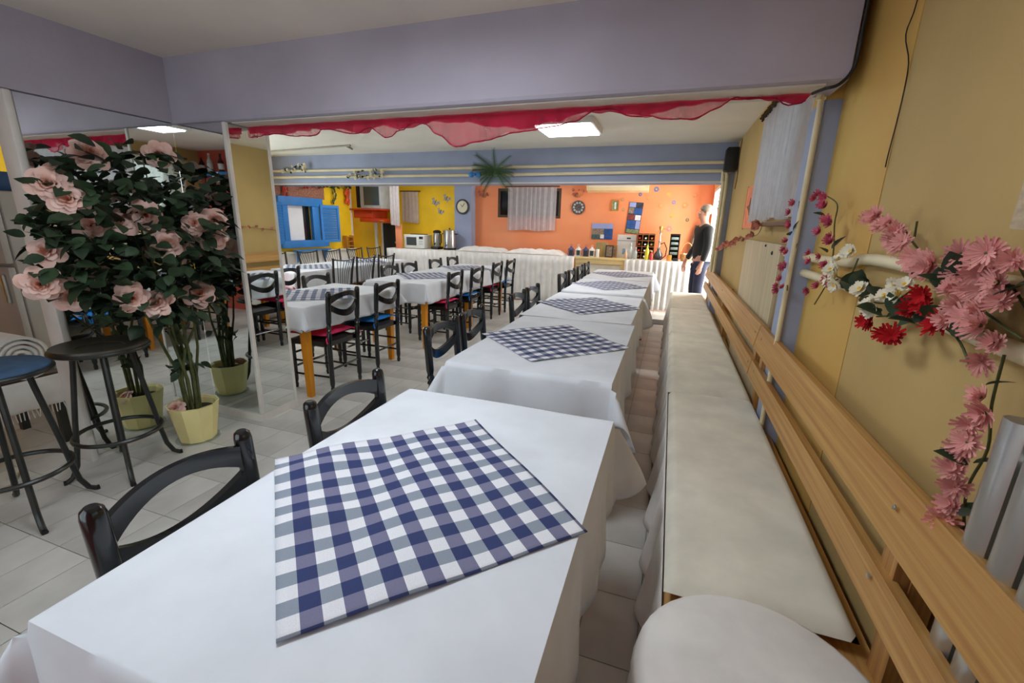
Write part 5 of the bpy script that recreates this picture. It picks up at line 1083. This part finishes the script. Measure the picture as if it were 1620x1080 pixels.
for (x, y, z) in ((-2.72, 1.82, 1.74), (-2.80, 1.54, 1.70), (-2.70, 1.30, 1.54), (-2.66, 1.34, 1.475), (-2.60, 1.62, 1.42), (-2.56, 1.67, 1.27), (-2.58, 1.86, 1.375), (-2.62, 2.00, 1.39), (-2.58, 1.95, 1.30), (-2.62, 1.50, 1.00), (-2.60, 1.60, 0.955), (-2.66, 1.88, 0.96), (-2.68, 1.54, 1.37), (-2.74, 1.45, 1.36), (-2.72, 1.20, 1.10), (-2.72, 1.25, 1.24), (-2.78, 1.33, 1.02), (-2.93, 1.45, 1.60), (-2.95, 1.70, 1.35), (-2.93, 1.85, 1.55), (-2.96, 1.55, 1.10), (-2.90, 2.02, 1.20)):
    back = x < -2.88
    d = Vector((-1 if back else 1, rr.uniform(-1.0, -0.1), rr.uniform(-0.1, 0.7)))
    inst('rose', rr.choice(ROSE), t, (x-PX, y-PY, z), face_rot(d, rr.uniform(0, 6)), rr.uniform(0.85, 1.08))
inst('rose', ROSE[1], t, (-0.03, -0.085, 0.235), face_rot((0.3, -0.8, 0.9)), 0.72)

# ------------------------------------------------------------------ things beyond the mirror post, at the left picture edge
t = tag(empty('refrigerator', (-4.52, 2.10, 0)), 'pale grey refrigerator behind the mirror post', 'refrigerator')
B().rbox(-0.30, 0.30, -0.34, 0.34, 0.04, 1.55, 0.015).build('body', mat('grey_enamel', (178, 176, 168), 0.45, 0.04, 3), t)
B().rbox(-0.29, 0.29, -0.385, -0.342, 0.06, 1.05, 0.012).build('door', MATS['grey_enamel'], t); B().rbox(-0.29, 0.29, -0.385, -0.342, 1.07, 1.54, 0.012).build('door', MATS['grey_enamel'], t)
for z in (0.80, 1.15): B().rbox(0.22, 0.25, -0.41, -0.386, z, z+0.20, 0.006).build('handle', M_steel, t)
tag(B().rbox(-4.75, -4.35, 1.80, 2.15, 1.552, 1.68, 0.01).build('blue_crate', mat('deep_blue_plastic', (44, 84, 130), 0.5)), 'blue crate on top of the grey refrigerator', 'crate')
t = tag(empty('potted_greenery', (-4.36, 2.28, 1.552)), 'dark green potted plant on the grey refrigerator', 'plant'); B().lathe([(0.05, 0), (0.07, 0.10), (0.06, 0.10)], 14).build('pot', M_brown, t)
for k in range(26): inst('leaf', RL, t, (rr.uniform(-0.08, 0.08), rr.uniform(-0.10, 0.05), rr.uniform(0.08, 0.2)), (rr.uniform(-0.6, 0.9), rr.uniform(-0.8, 0.8), rr.uniform(0, 6)), 0.9)
t = tag(empty('low_table', (-3.72, 1.30, 0)), 'low table under white rolls at the left picture edge', 'table')
B().rbox(-0.30, 0.22, -0.25, 0.25, 0.44, 0.47, 0.006).build('table_top', M_brown, t)
for sx, sy in ((-0.27, -0.2), (-0.27, 0.2), (0.19, -0.2), (0.19, 0.2)): B().box(sx-0.02, sx+0.02, sy-0.02, sy+0.02, 0, 0.4395).build('leg', M_tube, t, smooth=False)
def cloth_roll(y, lb):
    b = B(); n = 90
    def fn(u, v):
        a = u*2*PI*4; r_ = 0.028+0.105*u; return (-0.25+0.5*v+0.006*math.sin(a*2), r_*math.cos(a), r_*math.sin(a))
    b.grid(n, 6, fn); o = b.build('cloth_roll', M_skirt, None, (-3.70, y, 0.606), ang=180, solid=0.016); return tag(o, lb, 'cloth roll', 'white cloth rolls')
cloth_roll(1.37, 'rolled white blanket beside the mirror post')
t = tag(empty('fringed_cloth', (-3.46, 1.35, 0.475)), 'white fringed cloth hanging below the blanket roll', 'cloth'); B().grid(24, 10, lambda u, v: (0.002-0.006*math.sin(20*u)*v+0.012, -0.18+0.36*u, -0.005-0.18*v)).build('cloth', M_skirt, t, ang=180, solid=0.003)
for k in range(20): B().tube([(0.012, -0.175+0.35*k/19, -0.185), (0.014+rr.uniform(-0.01, 0.01), -0.175+0.35*k/19+rr.uniform(-0.008, 0.008), -0.235)], 0.003, 5).build('tassel', M_skirt, t)
t = tag(empty('wire_stool', (-3.36, 0.99, 0)), 'low wire-legged stool with cushions behind the blue bar stool', 'stool')
B().lathe([(0.02, 0.34), (0.17, 0.342), (0.18, 0.355), (0.02, 0.36)], 24).build('seat', M_wplastic, t)
for k in range(4):
    a = PI/4+k*PI/2; B().tube([(0.12*math.cos(a), 0.12*math.sin(a), 0.34), (0.19*math.cos(a), 0.19*math.sin(a), 0.008), (0.19*math.cos(a+0.5), 0.19*math.sin(a+0.5), 0.008)], 0.007, 7).build('leg', M_steel, t)
tag(B().lathe([(0.05, 0.362), (0.17, 0.368), (0.19, 0.395), (0.16, 0.425), (0.05, 0.432)], 24, (-3.36, 0.99, 0)).build('yellow_pad', mat('mustard_cloth', (196, 176, 80), 0.9, 0.1, 20, bump=0.3)), 'mustard round pad on the wire stool', 'cushion')
tag(B().lathe([(0.05, 0.434), (0.15, 0.438), (0.165, 0.462), (0.13, 0.487), (0.05, 0.492)], 24, (-3.38, 0.98, 0)).build('lilac_pad', mat('lilac_cloth', (190, 176, 196), 0.9, 0.1, 20, bump=0.3)), 'lilac round pad on top of the mustard pad', 'cushion')
table(-5.75, -5.05, 2.20, 2.95, 'small table with striped cloth behind the refrigerator side', 'tables in the left room')
tablecloth(-5.75, -5.05, 2.20, 2.95, 0.75, (0.15, 0.15, 0.15, 0.15), 'white cloth on the small table behind the refrigerator side', 'white cloths of the left room', seed=31)
o = copy_tree(rod0); o.location = (-5.95, 2.55, 0); o.rotation_euler = (0, 0, -R90); tag(o, 'rod-backed chair before the yellow wall at the left picture edge', 'chair', 'black rod-backed chairs')

# ------------------------------------------------------------------ the standing man
def skinned(name, pts, edges, m, parent=None, root=0, sub=2, loc=(0, 0, 0), rot=(0, 0, 0)):
    me = bpy.data.meshes.new(name); me.from_pydata([p[:3] for p in pts], edges, []); me.update(); me.materials.append(m)
    o = bpy.data.objects.new(name, me); COL.objects.link(o); o.location = loc; o.rotation_euler = rot
    if parent: o.parent = parent
    md = o.modifiers.new('skin', 'SKIN'); md.use_smooth_shade = True
    sv = me.skin_vertices[0].data
    for i, p in enumerate(pts):
        r_ = p[3]; sv[i].radius = (r_, p[4] if len(p) > 4 else r_); sv[i].use_root = (i == root)
    s = o.modifiers.new('smooth', 'SUBSURF'); s.levels = sub; s.render_levels = sub
    return o
man = tag(empty('person', (0.455, 7.62, 0), R90+0.25), 'standing person in black jacket and navy trousers, one arm hanging, by the side door', 'person')
P = [(0, 0, 0.93, 0.115, 0.10), (0, 0.01, 1.10, 0.115, 0.095), (0, 0.0, 1.28, 0.135, 0.10), (0, -0.01, 1.42, 0.12, 0.085), (0, 0.0, 1.50, 0.052), (0, 0.015, 1.565, 0.062, 0.068), (0, 0.02, 1.63, 0.072, 0.088), (0, 0.005, 1.70, 0.062, 0.075)]
E = [(0, 1), (1, 2), (2, 3), (3, 4), (4, 5), (5, 6), (6, 7)]
def limb(start, pts):
    i = start
    for p in pts: P.append(p); E.append((i, len(P)-1)); i = len(P)-1
    return i
limb(6, [(0, 0.105, 1.625, 0.014)])
hand_ids = []
for s in (-1, 1):
    fwd = 0.08 if s > 0 else -0.02
    limb(0, [(s*0.095, 0.0, 0.86, 0.085), (s*0.10, 0.02, 0.50, 0.058), (s*0.105, -0.01, 0.22, 0.048), (s*0.105, -0.03, 0.09, 0.036), (s*0.11, 0.06, 0.045, 0.035), (s*0.115, 0.15, 0.03, 0.026)])
    wr = limb(3, [(s*0.185, -0.01, 1.41, 0.055), (s*0.225, -0.01+fwd*0.2, 1.15, 0.042), (s*0.235, 0.06+fwd, 0.92, 0.028), (s*0.235, 0.075+fwd, 0.87, 0.026, 0.036), (s*0.235, 0.085+fwd, 0.825, 0.018, 0.036)])
    for k, (dy, L_) in enumerate(((-0.028, 0.055), (-0.010, 0.068), (0.010, 0.072), (0.028, 0.062))):
        limb(wr, [(s*0.232, 0.085+fwd+dy, 0.80, 0.0095), (s*0.222, 0.090+fwd+dy, 0.80-L_*0.55, 0.0088), (s*0.205, 0.095+fwd+dy, 0.80-L_, 0.0078)])
    limb(wr-1, [(s*0.225, 0.115+fwd, 0.845, 0.011), (s*0.215, 0.128+fwd, 0.805, 0.0095)])
skinned('body', P, E, M_skin, man)
JP = [(0, 0, 0.90, 0.155, 0.125), (0, 0.01, 1.10, 0.148, 0.122), (0, 0.0, 1.28, 0.165, 0.125), (0, -0.01, 1.42, 0.145, 0.105), (0, -0.005, 1.51, 0.072, 0.072)]
JE = [(0, 1), (1, 2), (2, 3), (3, 4)]
for s in (-1, 1):
    fwd = 0.08 if s > 0 else -0.02; n = len(JP); JP += [(s*0.19, -0.01, 1.41, 0.075), (s*0.228, -0.01+fwd*0.2, 1.15, 0.062), (s*0.236, 0.055+fwd, 0.925, 0.046)]; JE += [(3, n), (n, n+1), (n+1, n+2)]
skinned('jacket', JP, JE, M_jacket, man)
TP = [(0, 0, 0.95, 0.135, 0.108)]; TE = []
for s in (-1, 1):
    n = len(TP); TP += [(s*0.098, 0.0, 0.84, 0.098), (s*0.10, 0.02, 0.50, 0.078), (s*0.105, -0.01, 0.22, 0.068), (s*0.105, -0.02, 0.09, 0.066)]; TE += [(0, n), (n, n+1), (n+1, n+2), (n+2, n+3)]
skinned('trousers', TP, TE, M_jeans, man)
for s in (-1, 1): B().rbox(s*0.11-0.048, s*0.11+0.048, -0.085, 0.195, 0.0, 0.085, 0.035, 3).build('shoe', M_plastic, man)
hb = B().ball((0, -0.012, 1.70), (0.083, 0.100, 0.080), 16, 10); hb.v = [(x, y, z if not (y > 0.05 and z < 1.71) else max(z, 1.70)) for x, y, z in hb.v]
hb.build('hair', M_hair, man)
for s in (-1, 1):
    B().ball((s*0.030, 0.098, 1.648), (0.011, 0.008, 0.009), 8, 6).build('eye', M_wplastic, man)
    B().tube([(s*0.031+0.022*math.cos(2*PI*k/14), 0.112, 1.648+0.017*math.sin(2*PI*k/14)) for k in range(14)], 0.002, 5, closed=True).build('glasses_rim', M_steel, man)
    B().ball((s*0.076, 0.01, 1.635), (0.012, 0.024, 0.034), 8, 6).build('ear', M_skin, man)
B().rbox(-0.024, 0.024, 0.093, 0.101, 1.572, 1.580, 0.003).build('mouth', mat('lips', (170, 96, 86), 0.6), man)
# sparkling wreath on the wall return beside the man
t = tag(empty('dried_wreath', (0.575, 6.75, 1.78)), 'small brown dried wreath on the yellow wall return', 'wreath')
B().tube([(-0.005, 0.12*math.cos(2*PI*k/20), 0.12*math.sin(2*PI*k/20)) for k in range(20)], 0.010, 6, closed=True).build('ring', M_brown, t)
for k in range(14): inst('flower', F_DRY[0], t, (-0.015, 0.12*math.cos(k*0.45)+rr.uniform(-0.02, 0.02), 0.12*math.sin(k*0.45)), face_rot((-1, rr.uniform(-0.5, 0.5), rr.uniform(-0.5, 0.5))), 0.8)
tag(B().box(-0.17, 0.03, 6.9, 7.25, 0.0005, 0.008).build('floor_mat', mat('grey_floor_grate', (90, 88, 86), 0.7, 0.2, 60)), 'small grey mat on the floor of the aisle by the bench end', 'mat')
